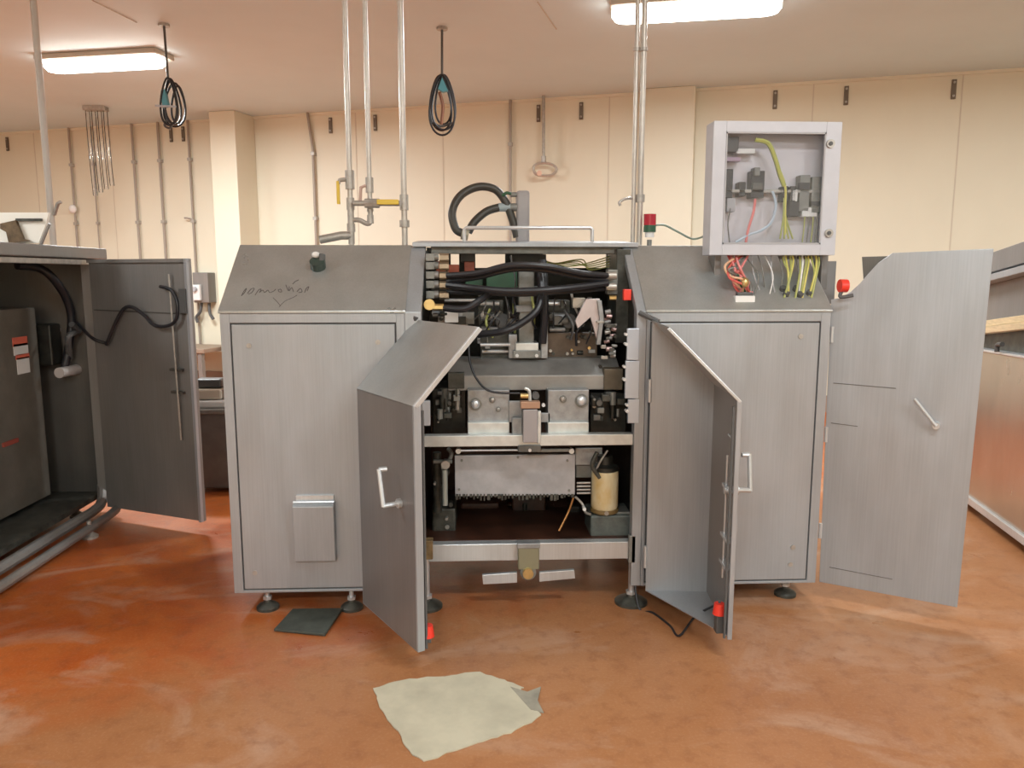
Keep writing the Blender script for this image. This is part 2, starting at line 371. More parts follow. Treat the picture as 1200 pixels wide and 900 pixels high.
# ------------------------------------------------------------------ ceiling lamps
for i, (x, y, f) in enumerate(LAMP_SPOTS):
    R = Matrix.Translation((x, y, CEIL)) @ Matrix.Rotation(LAMP_ROT, 4, 'Z')
    lab = {0: 'long glowing ceiling lamp at upper left beside the hanging coil', 1: 'long glowing ceiling lamp at the top right above the enclosure'}.get(i) or 'long ceiling lamp out of the picture, ' + ['', '', 'over the floor left of the photographer', 'just behind and right of the photographer', 'over the machine at the right edge', 'far behind the photographer to the right', 'far behind the photographer in the middle', 'far behind the photographer to the left', 'beyond the left machine near the wall'][i]
    t = thing('ceiling_lamp', lab, 'ceiling lamp', (x, y, CEIL), 'fluorescent ceiling lamps')
    hw, hl = .15, .62
    MB(R).box(-hl, hl, -hw, hw, -.05, 0).build('housing', mat('lamp_housing', (.55, .50, .42), .5), t, bevel=.012)
    out = [(math.copysign(1, math.cos(a))*(hl-.13)+.12*math.cos(a), (hw-.03)*math.sin(a)) for a in [2*math.pi*k/32 for k in range(32)]]
    m = MB(R); lo = [m.bm.verts.new((px_*.96, py_*.72, -.125)) for px_, py_ in out]; hi = [m.bm.verts.new((px_, py_, -.05)) for px_, py_ in out]
    md = [m.bm.verts.new((px_, py_*.95, -.095)) for px_, py_ in out]
    for A, B in ((hi, md), (md, lo)):
        for k in range(32): m.bm.faces.new((A[k], A[(k+1) % 32], B[(k+1) % 32], B[k]))
    m.bm.faces.new(lo); m._fin(lo+hi+md); m.build('diffuser', DIFF, t, smooth=True)
    ld = bpy.data.lights.new('lamp_light', 'AREA'); ld.shape = 'RECTANGLE'; ld.size = 1.2; ld.size_y = .25; ld.energy = LIGHT_W*f; ld.color = (.90, .97, 1.0)
    lo_ = bpy.data.objects.new('lamp_light', ld); C.objects.link(lo_); lo_.parent = t; lo_.location = (0, 0, -.135); lo_.rotation_euler = (0, 0, LAMP_ROT)

# ------------------------------------------------------------------ hanging cable coils, drop rod, clear tubes
def coil(ax, ay, Y0, top, loops, lab, tealp):
    a = PZ(ax, ay, CEIL); Y = a.y
    t = thing('hanging_cable_coil', lab, 'cable coil', a)
    e = P(top[0], top[1], Y)
    MB().cyl(a, a-Vector((0, 0, .02)), .045, 12).build('ceiling_cap', GALV, t)
    MB().tube([a, e], .010, 8, 0).build('drop_cord', GREYD, t, smooth=True)
    for j, (cx, cy, rx, ry, tl) in enumerate(loops):
        c0 = P(cx, cy, Y); k = (P(cx+1, cy, Y)-P(cx, cy, Y)).x
        pts = []
        for q in range(14):
            A = 2*math.pi*q/14; u = math.sin(A)*rx*k*(1-.35*math.cos(A)); v = math.cos(A)*ry*k
            pts.append(c0+Vector((u*math.cos(tl)+v*math.sin(tl)*.3, .03*j-.03+u*.4*math.sin(j), v)))
        MB().tube(pts, .0085, 8, 3, closed=True).build('cable_loop', RUBBER, t, smooth=True)
    m = MB(); q = [P(x, y, Y-.03) for x, y in tealp]; m.prism(q, (0, .05, 0)); m.build('tape', TEAL, t, bevel=.004, label='teal tape')
    return t, Y
t, Y = coil(192, 28, 3.3, (197, 93), [(199, 120, 9, 27, .1), (202, 119, 8, 26, -.15), (203, 122, 11, 25, .2), (197, 118, 7, 24, 0), (204, 120, 9, 22, .1)],
     'black cable coil with blue tape hanging at the left ceiling lamp', [(188, 106), (193, 104), (197, 124), (190, 126)])
MB().tube([P(196, 140, Y), P(193, 147, Y), P(199, 150, Y), P(202, 143, Y)], .01, 6).build('loose_end', GREYD, t, smooth=True)
MB().tube([P(182, 124, Y-.05), P(206, 125, Y-.05)], .009, 6, 0).build('tie', BLUEW, t)
t, Y = coil(518, 32, 3.3, (518, 89), [(518, 124, 14, 34, 0), (520, 120, 13, 31, .05), (516, 120, 12, 31, -.06), (519, 116, 9, 27, 0)],
     'black cable coil with teal tape hanging over the middle of the machine', [(518, 90), (525, 106), (519, 108), (513, 104)])
MB().tube([P(515, 108, Y), P(519, 125, Y), P(517, 146, Y)], .014, 8).build('inner_cord', mat('brown_cord', (.25, .10, .05), .5), t, smooth=True)
MB().tube([P(508, 144, Y), P(517, 148, Y), P(530, 144, Y)], .01, 8).build('cross_cord', GREYD, t, smooth=True)

a = PZ(637, 112, CEIL); Y = a.y
t = thing('drop_rod', 'thin rod from the ceiling ending in an oval metal ring fitting', 'rod', a)
MB().tube([a, P(637, 188, Y)], .018, 8, 0).build('rod', GALV, t, smooth=True)
MB().tube([P(x, y, Y) for x, y in [(625, 197), (630, 192), (640, 191), (649, 194), (652, 199), (647, 205), (637, 206), (628, 204)]], .016, 8, 4, closed=True).build('oval_ring', PIPEW, t, smooth=True)
MB().cyl(P(632, 203, Y-.05), P(632, 203, Y), .03, 12).build('centre_plug', mat('pale_orange', (.75, .5, .38), .5), t, smooth=True)
MB().cyl(P(637, 183, Y), P(637, 190, Y), .03, 12).build('collar', GALV, t, smooth=True)

a = PZ(112, 125, CEIL); Y = a.y
t = thing('clear_plastic_tubes', 'cluster of clear plastic tubes hanging from the ceiling at left', 'tubes', a)
MB().box(a.x-.13, a.x+.13, a.y-.06, a.y+.06, CEIL-.05, CEIL).build('ceiling_plate', GALV, t, bevel=.005)
for k in range(4):
    x = a.x-.10+k*.07
    m = MB(); m.tube([(x, a.y, CEIL-.05), (x+.005, a.y, 2.9), (x+.02, a.y, 2.45+.04*k)], .026, 12, 3); m.build('tube', CLEARP, t, smooth=True)

# pale round pole down from the ceiling near the left machine
b0 = PX(63, 290, -2.75); 
t = thing('ceiling_pole', 'pale round pole from ceiling to the top of the left machine', 'pole', (b0.x, b0.y, 1.655))
MB().cyl((b0.x, b0.y, 1.655), (b0.x, b0.y, CEIL), .020, 16).build('pole', mat('pole_paint', (.50, .45, .40), .5), t, smooth=True)
MB().cyl((b0.x, b0.y, 1.655), (b0.x, b0.y, 1.675), .05, 16).build('foot_flange', GALV, t, smooth=True)
MB().tube([(b0.x+.02, b0.y, 1.88), (b0.x+.06, b0.y-.02, 1.95), (b0.x+.08, b0.y-.02, 1.96)], .012, 8, 0).build('side_tap', GALV, t, smooth=True)

# ------------------------------------------------------------------ the packaging machine
XL0, XL1, XR0, XR1 = -1.085, -.31, .69, 1.546
ZB, ZK, ZT, YT, YB = .095, 1.34, 1.63, .35, .95
mach = thing('packaging_machine', 'large stainless packaging machine standing open in the middle of the floor', 'machine', (.23, .4, 0))
def cabinet(x0, x1, px0, px1):
    prof = [(0, ZB), (0, ZK), (YT, ZT), (YB, ZT), (YB, ZB)]
    m = MB(); m.prism([(x0, y+.014, z) for y, z in [(0, ZB), (0, ZK-.01), (YT, ZT-.012), (YB, ZT-.012), (YB, ZB)]], (x1-x0, 0, 0))
    body = m.build('cabinet_body', STEEL, mach, bevel=.003)
    # sloped desk and roof sheet with a turned-down lip
    m = MB(); m.prism([(x0-.006, -.004, ZK-.005), (x0-.006, -.004, ZK+.006), (x0-.006, YT, ZT+.003), (x0-.006, YB+.01, ZT+.003), (x0-.006, YB+.01, ZT-.01), (x0-.006, YT+.004, ZT-.01), (x0-.006, .01, ZK-.006)], (x1-x0+.012, 0, 0))
    m.build('sloped_top', STEEL_T, body, bevel=.002)
    fr = MB()   # front frame
    fr.box(x0, px0, 0, .014, ZB, ZK-.006); fr.box(px1, x1, 0, .014, ZB, ZK-.006); fr.box(px0, px1, 0, .014, ZK-.045, ZK-.006); fr.box(px0, px1, 0, .014, ZB, ZB+.012)
    fr.build('front_frame', STEEL, body, bevel=.0015)
    g = .007
    groove = MB(); groove.box(px0, px1, .011, .0145, ZB+.012, ZK-.045); groove.build('groove_shade', GREYD, body)  # dark sheet stands in for the shade in the panel groove
    pn = MB(); pn.box(px0+g, px1-g, -.001, .012, ZB+.012+g, ZK-.045-g); pn.build('front_panel', STEEL, body, bevel=.002)
    return body
STEEL_T = steel_mat('stainless_top', (.44, .46, .46), .30, .6)
cabL = cabinet(XL0, XL1, -1.045, -.345)
cabR = cabinet(XR0+.045, XR1, .750, 1.505)
# panel screws
for par, pts in ((cabL, [(292, 405), (443, 401), (299, 671)]), (cabR, [(938, 394), (929, 641), (926, 661)])):
    for x, y in pts:
        p = P(x, y, 0); MB().cyl((p.x, -.006, p.z), (p.x, .002, p.z), .011, 10).build('screw', GALV, par, smooth=True)
# hinged flap box low on the left front panel
a = P(345, 588, 0); b = P(395, 655, 0)
m = MB(); m.prism([(a.x, 0, b.z), (a.x, -.035, b.z+.003), (a.x, -.045, a.z-.01), (a.x, -.02, a.z), (a.x, 0, a.z)], (b.x-a.x, 0, 0)); m.build('vent_cover', STEEL, cabL, bevel=.003)
m = MB(); m.box(a.x+.01, b.x-.005, -.012, 0, a.z+.002, a.z+.03); m.cyl((a.x, -.022, a.z+.004), (b.x, -.022, a.z+.004), .006, 8); m.build('vent_hinge', STEEL_B, cabL)
# marker writing on the left slope and its push button
sn = (0, -(ZT-ZK), YT); s0 = (0, 0, ZK+.0075)
def onS(x, y, lift=0):
    return PL(x, y, s0, sn) + Vector(sn).normalized()*lift
SIGN = 1 if Vector(sn).z > 0 else -1
strokes = [[(283, 347), (286, 341), (289, 338), (286, 344), (283, 346)], [(290, 344), (294, 339), (298, 338), (295, 343), (291, 345)], [(299, 346), (303, 340), (306, 339), (304, 343)],
           [(304, 343), (308, 340), (310, 343), (314, 340), (316, 343), (321, 341), (323, 339)], [(326, 340), (329, 339), (330, 342), (327, 342), (326, 340)],
           [(335, 334), (338, 341), (339, 336)], [(339, 341), (342, 337), (344, 342)], [(348, 342), (352, 338), (354, 342), (350, 343)], [(357, 343), (359, 338), (362, 336), (360, 341)],
           [(320, 349), (325, 354), (329, 359)], [(327, 360), (334, 353), (343, 349), (348, 346)], [(343, 333), (346, 330), (350, 328)]]
m = MB()
for st in strokes: m.tube([onS(x, y, .0005) for x, y in st], .0016, 5, 3)
m.build('marker_scribble', INK, cabL, kind='stuff', label='faint handwritten scribble and cross in marker')
c = onS(373, 313); n = Vector(sn).normalized()
m = MB(); m.cyl(c-n*.005, c+n*.035, .034, 16); m.build('button_base', mat('button_dark', (.04, .06, .05), .4), cabL, smooth=True)
m = MB(); m.box(c.x+.008, c.x+.03, c.y-.02, c.y+.02, c.z, c.z+.06); m.build('button_guard', GREYD, cabL, bevel=.004)
c2 = onS(372, 308); MB().sph(c2+n*.045, .018, 1, 1, .8).build('push_button', WHITE, cabL, smooth=True)

# centre frame: posts, side plates, lid, rails
m = MB(); m.prism([(XL1, 0, ZB), (XL1, 0, ZK), (XL1, YT, ZT), (XL1, YT+.06, ZT), (XL1, .06, ZK), (XL1, .06, ZB)], (.072, 0, 0)); m.build('post', STEEL, mach, bevel=.003)
m = MB(); m.prism([(XR0, 0, ZB), (XR0, 0, ZK), (XR0, YT, ZT), (XR0, YT+.06, ZT), (XR0, .06, ZK), (XR0, .06, ZB)], (.044, 0, 0)); m.build('post', STEEL, mach, bevel=.003)
for x0 in (XL1+.03, XR0+.02):
    m = MB(); m.prism([(x0, .06, ZB+.16), (x0, .06, ZK), (x0, YT+.06, ZT-.01), (x0, YB, ZT-.01), (x0, YB, ZB+.16)], (.02, 0, 0)); m.build('side_plate', DARK, mach)
m = MB(); m.box(-.265, .715, YB-.03, YB, .3, P(600, 314, YB).z); m.build('back_plate', DARK, mach)
m = MB(); m.box(-.265, .715, YB-.05, YB-.03, .3, .72); m.build('back_plate', RUST, mach, label='rust-brown lower back plate')
m = MB(); m.prism([(-.297, .325, 1.625), (-.297, .325, 1.645), (-.297, .80, 1.672), (-.297, .80, 1.660), (-.297, .34, 1.632), (-.297, .34, 1.625)], (1.055, 0, 0)); lid = m.build('lid', STEEL, mach, bevel=.002)
for x0, x1 in ((500, 513), (518, 528), (538, 557), (592, 636), (711, 726)):
    MB().pbox(x0, 290, x1, 316, YB-.04, .03).build('rear_frame_bar', DARK, mach)
m = MB(); m.pbox(505, 289, 738, 297.5, .37, .05); m.build('header_beam', GREYM, mach, bevel=.003)
a = P(544, 267, .36); b = P(694, 267, .36)
m = MB(); m.tube([(a.x, .36, 1.65), (a.x, .36, a.z-.008), (a.x+.008, .36, a.z), (b.x-.008, .36, b.z), (b.x, .36, b.z-.008), (b.x, .36, 1.65)], .009, 10, 0); m.build('lid_handle', STEEL_B, lid, smooth=True)
def rail(y0, y1, Y, name, m_, dep=.05, x0=497, x1=742):
    m = MB(); a = P(600, y0, Y); b = P(600, y1, Y); m.box(XL1+.072, XR0, Y, Y+dep, b.z, a.z); return m.build(name, m_, mach, bevel=.003)
rail(510, 523, .02, 'middle_rail', ALU_L)
rail(637, 657, .02, 'lower_rail', STEEL_B)
m = MB(); m.box(XL1+.05, XR0+.02, .07, YB-.02, .27, .30); m.build('drip_tray', RUST, mach)

# four swivel feet under cabinets, two under the posts
def foot(x, y, r, top, ht, m_=DARK2):
    m = MB(); m.lathe([(r, 0), (r, .012), (r*.8, .022), (r*.3, .034), (r*.25, .05)], (x, y, 0), 24); f_ = m.build('foot_pad', m_, mach, smooth=True)
    m = MB(); m.cyl((x, y, .03), (x, y, top), ht, 12); m.cyl((x, y, .045), (x, y, .06), ht*1.8, 6); m.build('foot_stem', STEEL_B, f_, smooth=True)
foot(-.955, .05, .05, .11, .011); foot(-.575, .03, .05, .11, .011); foot(1.445, .09, .05, .11, .011)
foot(-.235, .03, .07, .24, .014); foot(.70, .035, .075, .24, .014)
foot(-.955, .85, .05, .11, .011); foot(1.445, .85, .05, .11, .011); foot(.80, .85, .05, .11, .011)

# ---- the big front doors: boxes of front sheet, side return, bottom, sloped upper sheet
def box_door(h, d, n, L, name_lab, flange):
    """h: hinge point, d: unit vector along the door front, n: unit vector from front sheet towards the hinge side"""
    h = Vector((*h, 0)); d = Vector((*d, 0)).normalized(); n = Vector((*n, 0)).normalized(); D = .275; z0, zb, zt = .09, 1.03, 1.305
    c = h-n*D; T = .004
    def q(u, v, z): return c+d*u+n*v+Vector((0, 0, z))       # u along front, v depth toward hinge
    m = MB(); m.prism([q(0, 0, z0), q(L, 0, z0), q(L, 0, zb), q(0, 0, zb)], n*T)
    door = m.build('door', DOOR_SHADED, mach, bevel=.001, label=name_lab)
    m = MB(); m.prism([q(0, 0, zb), q(L, 0, zb), q(L, D, zt), q(0, D, zt)], (0, 0, -T)); m.build('sloped_sheet', STEEL_T, door)
    m = MB(); m.prism([q(0, 0, z0), q(0, D, z0), q(0, D, zt-.004), q(0, 0, zb-.004)], d*T); m.build('side_return', STEEL, door)
    m = MB(); m.prism([q(0, 0, z0), q(L, 0, z0), q(0, D, z0)], (0, 0, T)); m.build('bottom_sheet', STEEL, door)
    # folded edge along the free side: on the front sheet and on the slope
    fw = flange
    m = MB(); m.prism([q(L, 0, z0), q(L+.012, 0, z0), q(L+.012, 0, zb), q(L, 0, zb)], n*fw); m.build('edge_fold', STEEL, door, bevel=.002)
    e = Vector((0, 0, -fw*.6))
    m = MB(); m.prism([q(L, 0, zb), q(L+.012, 0, zb), q(L+.012, D, zt), q(L, D, zt)], n*fw*.55+e*.6); m.build('edge_fold', STEEL_B, door, bevel=.002)
    m = MB(); m.prism([q(L-.004, fw+.006, z0+.002), q(L+.006, fw+.006, z0+.002), q(L+.006, fw+.006, zb-.02), q(L-.004, fw+.006, zb-.02)], n*.008); m.build('door_seal', GREYD, door)
    return door, q
DOOR_SHADED = steel_mat('stainless_door_shaded', (.24, .235, .235), .42, .45)  # darker copy of the steel: shade on the door fronts put into the colour
dL = Vector((.515, -.857)); nL = Vector((.857, .515))
doorL, qL = box_door((-.265, .022), dL, nL, .515, 'open left front door, outer face with bent handle', .03)
dR = Vector((-.085, -.996)); nR = Vector((-.996, .085))
doorR, qR = box_door((.748, -.045), dR, nR, .445, 'open right front door, inner side showing', .018)
def handle(q, u, zc, out, par, flip=1):
    # bent bar: shaft out of the door, angled grip
    m = MB(); k = q(u, 0, zc); o = (q(0, -1, 0)-q(0, 0, 0)); dd = (q(1, 0, 0)-q(0, 0, 0))
    m.tube([k, k+o*out], .009, 10, 0)
    m.tube([k+o*out+Vector((0, 0, -.004)), k+o*out-dd*.0*flip+Vector((0, 0, .135))+dd*(-.035)], .009, 10, 0)
    m.tube([k+o*out+Vector((0, 0, .132))+dd*(-.035), k+o*(out-.03)+Vector((0, 0, .132))+dd*(-.03)], .009, 10, 0)
    m.cyl(k, k+o*.014, .018, 14)
    return m.build('handle', STEEL_B, par, smooth=True)
handle(qL, .40, .64, .07, doorL); handle(qR, .40, .675, .06, doorR)
# locking rods on the inner face of the right door
m = MB(); m.tube([qR(.35, .02, .30), qR(.35, .02, .80)], .005, 8, 0); m.build('lock_rod', STEEL_B, doorR, smooth=True)
m = MB(); m.tube([qR(.41, .02, .55), qR(.41, .02, .88), qR(.36, .02, .885)], .005, 8, 0); m.build('lock_rod', STEEL_B, doorR, smooth=True)
for z_ in (.36, .47, .67):
    m = MB(); a = qR(.33, .004, z_); m.prism([qR(.32, .004, z_), qR(.43, .004, z_), qR(.43, .03, z_), qR(.32, .03, z_)], (0, 0, .012)); m.build('rod_bracket', STEEL_B, doorR)
m = MB(); m.cyl(qR(.40, 0, .675), qR(.40, .04, .675), .016, 12); m.build('lock_hub', STEEL_B, doorR, smooth=True)
# hinge arms
m = MB(); m.tube([Vector((XR0+.01, -.004, 1.335)), Vector((.775, -.05, 1.298))], .011, 8, 0); m.build('hinge_arm', GREYD, doorR)
m = MB(); m.tube([Vector((XL1+.05, .0, 1.32)), qL(0, .27, 1.29)], .011, 8, 0); m.build('hinge_arm', GREYD, doorL)
for dq, par in ((qL, doorL), (qR, doorR)):
    for z_ in (.2, .95): MB().cyl(dq(0, .278, z_), dq(0, .278, z_+.1), .009, 10).build('hinge', STEEL_B, par, smooth=True)
# safety switches low inside both doors
def switch(q, u, v, z, par, hb=.075):
    c = q(u, v, z)
    m = MB(); m.box(c.x-.014, c.x+.014, c.y-.018, c.y+.018, c.z-hb, c.z); m.build('switch_body', GREYD, par, bevel=.003)
    m = MB(); m.cyl(c, c+Vector((0, 0, .045)), .026, 14, .02); m.build('switch_head', RED, par, smooth=True)
    return c
cs = switch(qR, .40, .04, .17, doorR)
switch(qL, .50, .055, .13, doorL, .02)
m = MB(); m.tube([cs+Vector((0, 0, .05)), PZ(838, 709, .16), PZ(815, 722, .05), PZ(796, 745, .006), PZ(785, 733, .004), PZ(765, 718, .004), PZ(748, 711, .01), Vector((.71, .05, .2))], .005, 8); m.build('switch_cable', RUBBER, doorR, smooth=True)

# ---- outer side door of the right cabinet (flat, notched corner)
H0 = Vector((1.573, .019, 0)); H1 = Vector((2.041, -.278, 0)); dd = (H1-H0).normalized(); nn = Vector((-dd.y, dd.x, 0)); Lo = (H1-H0).length
def qo(u, z, v=0): return H0+dd*u+nn*v+Vector((0, 0, z))
arc = [PL(x, y, H0, nn) for x, y in [(974, 351), (986, 349), (997, 342), (1008, 332), (1018, 320), (1029, 308)]]
m = MB(); m.prism([qo(0, .09), qo(Lo, .09), qo(Lo+.018, 1.60)]+[PL(1046, 296.5, H0, nn)]+list(reversed(arc)), nn*.02)
sd = m.build('side_door', STEEL, mach, bevel=.002, label='flat open side door with cut-away upper corner')
for z_, u0, u1 in ((1.02, .0, .26), (.84, .0, .12), (.17, .03, .30)):
    m = MB(); m.tube([qo(u0+.01, z_, -.001), qo(u1, z_-.005, -.001)], .0018, 5, 0); m.build('scratch', STEEL_DARK, sd)
m = MB(); a = PL(1097, 498, H0, nn); b = PL(1072, 466, H0, nn); m.cyl(a, a-nn*.03, .014, 12); m.tube([a-nn*.03, b-nn*.035], .007, 10, 0); m.build('handle', STEEL_B, sd, smooth=True)
for z_ in (.3, .75, 1.2): MB().cyl(qo(-.008, z_), qo(-.008, z_+.07), .008, 10).build('hinge', STEEL_B, sd, smooth=True)
m = MB(); p = P(987, 335, -.03); m.cyl(p+Vector((-.012, 0, 0)), p+Vector((.02, 0, 0)), .028, 14); m.build('switch_head', RED, sd, smooth=True)
m = MB(); m.tube([p+Vector((0, 0, -.02)), P(985, 348, -.04), P(1000, 346, -.06)], .008, 8); m.build('switch_lead', GREYD, sd, smooth=True)
m = MB(); m.prism([PL(x, y, H0+nn*.03, nn) for x, y in [(1010, 301), (1046, 300), (1030, 314), (1012, 330)]], nn*.01); m.build('corner_gusset', STEEL_DARK, sd)
m = MB(); m.pbox(958, 306, 979, 356, .3, .02); m.build('rear_flange', STEEL_D, mach, bevel=.002)

# ---- inside of the centre bay
def part(name, m_, x0, y0, x1, y1, Y, dep, bevel=.003, label=None, par=None):
    return MB().pbox(x0, y0, x1, y1, Y, dep).build(name, m_, par or mach, bevel=bevel, label=label)
def hcyl(name, m_, x0, x1, y, r, Y, par=None, n=16, label=None):
    a = P(x0, y, Y); b = P(x1, y, Y); return MB().cyl((a.x, Y, a.z), (b.x, Y, a.z), r, n).build(name, m_, par or mach, smooth=True, label=label)
def fcyl(name, m_, x, y, r, Y, dep, par=None, n=18, label=None):
    a = P(x, y, Y); return MB().cyl((a.x, Y, a.z), (a.x, Y+dep, a.z), r, n).build(name, m_, par or mach, smooth=True, label=label)
def vcyl(name, m_, x, y0, y1, r, Y, par=None, n=16, label=None):
    a = P(x, y0, Y); b = P(x, y1, Y); return MB().cyl(a, Vector((a.x, Y, b.z)), r, n).build(name, m_, par or mach, smooth=True, label=label)
def hose(name, m_, pts, r, label=None, par=None, n=10):
    return MB().tube([P(x, y, Y) for x, y, Y in pts], r, n, 8).build(name, m_, par or mach, smooth=True, label=label)
# stack of hose unions on the left
for k, y in enumerate((301, 311, 322, 333, 345)):
    f_ = part('valve_block', GREYM, 499, y-4, 509, y+5, .20, .05)
    hcyl('union', GREYM if k < 2 else STEEL_D, 509, 514, y, .017, .22, f_)
    hcyl('union_nut', mat('tarnished', (.35, .28, .20), .4, .7), 515, 526, y+1, .019, .22, f_, 6)
f_ = hcyl('brass_elbow', BRASS, 498, 508, 359, .016, .12); fcyl('elbow_cap', BRASS, 503, 357, .024, .10, .03, f_); hcyl('brass_nut', BRASS, 508, 520, 360, .015, .12, f_, 6)
part('solenoid', ORED, 511, 306, 522, 320, .45, .06); part('solenoid', ORED, 524, 310, 538, 322, .45, .08); part('solenoid', ORED, 544, 306, 556, 318, .50, .06)
part('motor_block', GREYD, 540, 297, 557, 307, .50, .1); part('valve_manifold', GREEN, 570, 318, 606, 338, .48, .1)
part('junction_box', GREEN, 545, 322, 566, 336, .55, .1)
part('rear_shelf', DARK2, 505, 336, 720, 341, .62, .2); part('rear_motor', GREYD, 600, 298, 640, 318, .60, .15)
m = MB()
for k in range(5): p0 = P(640, 306+k*1.5, .55); m.tube([p0, P(665+k*4, 312-k*2, .52), P(690, 308+k*2, .5), P(716, 300+k*3, .5)], .003, 5)
m.build('wiring_bundle', YELG, mach, kind='stuff')
# hoses across
hose('hose', RUBBER, [(524, 323, .20), (560, 320, .14), (598, 311, .10), (640, 312, .10), (680, 320, .14), (712, 323, .20)], .014, 'upper thick black hose')
hose('hose', RUBBER, [(524, 330, .22), (560, 325, .17), (600, 316, .14), (640, 317, .14), (680, 325, .17), (712, 328, .21)], .012)
hose('hose', RUBBER, [(524, 334, .20), (560, 338, .12), (600, 341, .10), (650, 339, .10), (712, 332, .19)], .015, 'lower thick black hose')
hose('hose', RUBBER, [(524, 342, .22), (560, 343, .17), (610, 345, .15), (660, 342, .17), (712, 338, .22)], .011)
hose('hose', RUBBER, [(520, 361, .12), (545, 362, .10), (562, 352, .12), (575, 344, .18)], .016, 'short hose at the brass fitting')
hose('hose', RUBBER, [(632, 312, .2), (634, 340, .16), (630, 362, .12), (612, 378, .10), (590, 388, .10), (560, 392, .16)], .016, 'hose curving down to the left')
hose('hose', RUBBER, [(636, 305, .26), (638, 340, .24), (638, 370, .24), (636, 402, .26)], .018)
for y in (323, 336): hcyl('hose_ferrule', GALV, 710, 722, y, .018, .205, None, 12)
part('valve_block', GREYM, 712, 316, 724, 345, .24, .06)
hcyl('brass_nut', BRASS, 714, 722, 349, .012, .2, None, 6)
# right hand dark housing with red button
part('side_housing', DARK2, 722, 292, 738, 402, .30, .25); part('red_interlock', RED, 731, 339, 740, 352, .10, .03)
# central column and its flange
part('column', GREYM, 608, 318, 626, 404, .30, .08, label='grey upright column'); part('column_flange', ALU_L, 604, 402, 631, 411, .26, .14); part('column_foot', GREYM, 601, 411, 634, 420, .25, .16)
for x in (606, 629): fcyl('bolt', STEEL_B, x, 417, .008, .24, .02)
part('column_collar', STEEL_D, 604, 358, 629, 366, .285, .1)
# roller units either side
for x0, x1 in ((560, 590), (640, 668)):
    f_ = part('roller_frame', DARK2, x0, 352, x1, 398, .42, .1)
    hcyl('roller', ALU, x0+4, x1-6, 371, .020, .38, f_); hcyl('roller', STEEL_B, x0+3, x1-5, 356, .010, .36, f_); hcyl('roller', ALU, x0+4, x1-6, 386, .014, .38, f_)
    fcyl('roller_wheel', GREYD, x1-1, 376, .035, .36, .04, f_)
part('bearing_block', WHITE, 521, 363, 537, 378, .26, .05, label='white block'); part('sensor', GREYM, 540, 366, 556, 380, .30, .05)
hcyl('guide_bar', STEEL_B, 563, 598, 404, .008, .22); hcyl('guide_bar', STEEL_B, 521, 560, 352, .008, .35)
part('gear_case', DARK2, 563, 390, 600, 420, .35, .15)
part('bearing_block', PIPEW, 671, 349, 686, 361, .28, .05); part('drive_case', mat('brown_case', (.14, .10, .07), .45, .3, 12, .4), 640, 390, 700, 420, .36, .2)
m = MB(); m.prism([P(x, y, .22) for x, y in [(687, 350), (703, 350), (705, 385), (700, 400), (692, 372), (677, 385), (674, 376)]], (0, .02, 0)); m.build('deflector_plate', mat('pinkish_steel', (.62, .55, .56), .35, .5, 12, .15), mach, bevel=.002)
m = MB(); m.prism([P(x, y, .20) for x, y in [(700, 352), (705, 352), (708, 372), (704, 404), (699, 404), (703, 374)]], (0, .03, 0)); m.build('deflector_arm', ALU, mach, bevel=.002)
for k in range(14):
    x = 708+random.uniform(0, 12); y = 366+k*3.9; p = P(x, y, .18+random.uniform(0, .04))
    MB().cyl(p+Vector((-.012, 0, .0)), p+Vector((.012, .0, random.uniform(-.006, .006))), random.uniform(.006, .011), 8).build('chain_link', random.choice([GALV, STEEL_D, mat('rosy_metal', (.45, .30, .28), .4, .5)]), mach, smooth=True)
for k in range(12):
    x = 644+random.uniform(0, 52); y = random.uniform(392, 416); p = P(x, y, .34)
    MB().cyl(p, p+Vector((0, .03, 0)), random.uniform(.004, .009), 8).build('cap_screw', random.choice([GALV, DARK2, BRASS]), mach, smooth=True)
hose('thin_line', GREYD, [(598, 300, .4), (604, 330, .38), (601, 352, .36), (604, 385, .34)], .004); hose('thin_line', GALV, [(641, 320, .3), (642, 352, .3), (641, 395, .3)], .003)
hcyl('shaft', STEEL_B, 565, 600, 412, .009, .33); hcyl('shaft', GREYM, 560, 600, 398, .012, .4)
part('small_bracket', ALU, 596, 392, 606, 420, .28, .05); part('small_bracket', ALU, 634, 392, 642, 420, .27, .05)
rc = random.Random(3)
for k in range(46):
    x = rc.choice([rc.uniform(560, 604), rc.uniform(632, 702), rc.uniform(508, 545)]); y = rc.uniform(343, 414) if x > 550 else rc.uniform(366, 376)
    Yc = rc.uniform(.26, .40); p = P(x, y, Yc); t_ = rc.choice([DARK2, DARK, GREYM, DARK2, STEEL_DARK, GALV, ALU]); q = rc.random()
    m = MB(); w_ = rc.uniform(.008, .026); h_ = rc.uniform(.006, .024)
    if q < .4: m.box(p.x-w_, p.x+w_, Yc, Yc+.04, p.z-h_, p.z+h_)
    elif q < .75: m.cyl((p.x-w_, Yc, p.z), (p.x+w_, Yc, p.z), h_*.7, 10)
    else: m.cyl((p.x, Yc, p.z), (p.x, Yc+.03, p.z), h_, 12)
    m.build(rc.choice(['small_fitting', 'clamp_block']) if q < .4 else 'pin', t_, mach, bevel=.0015)
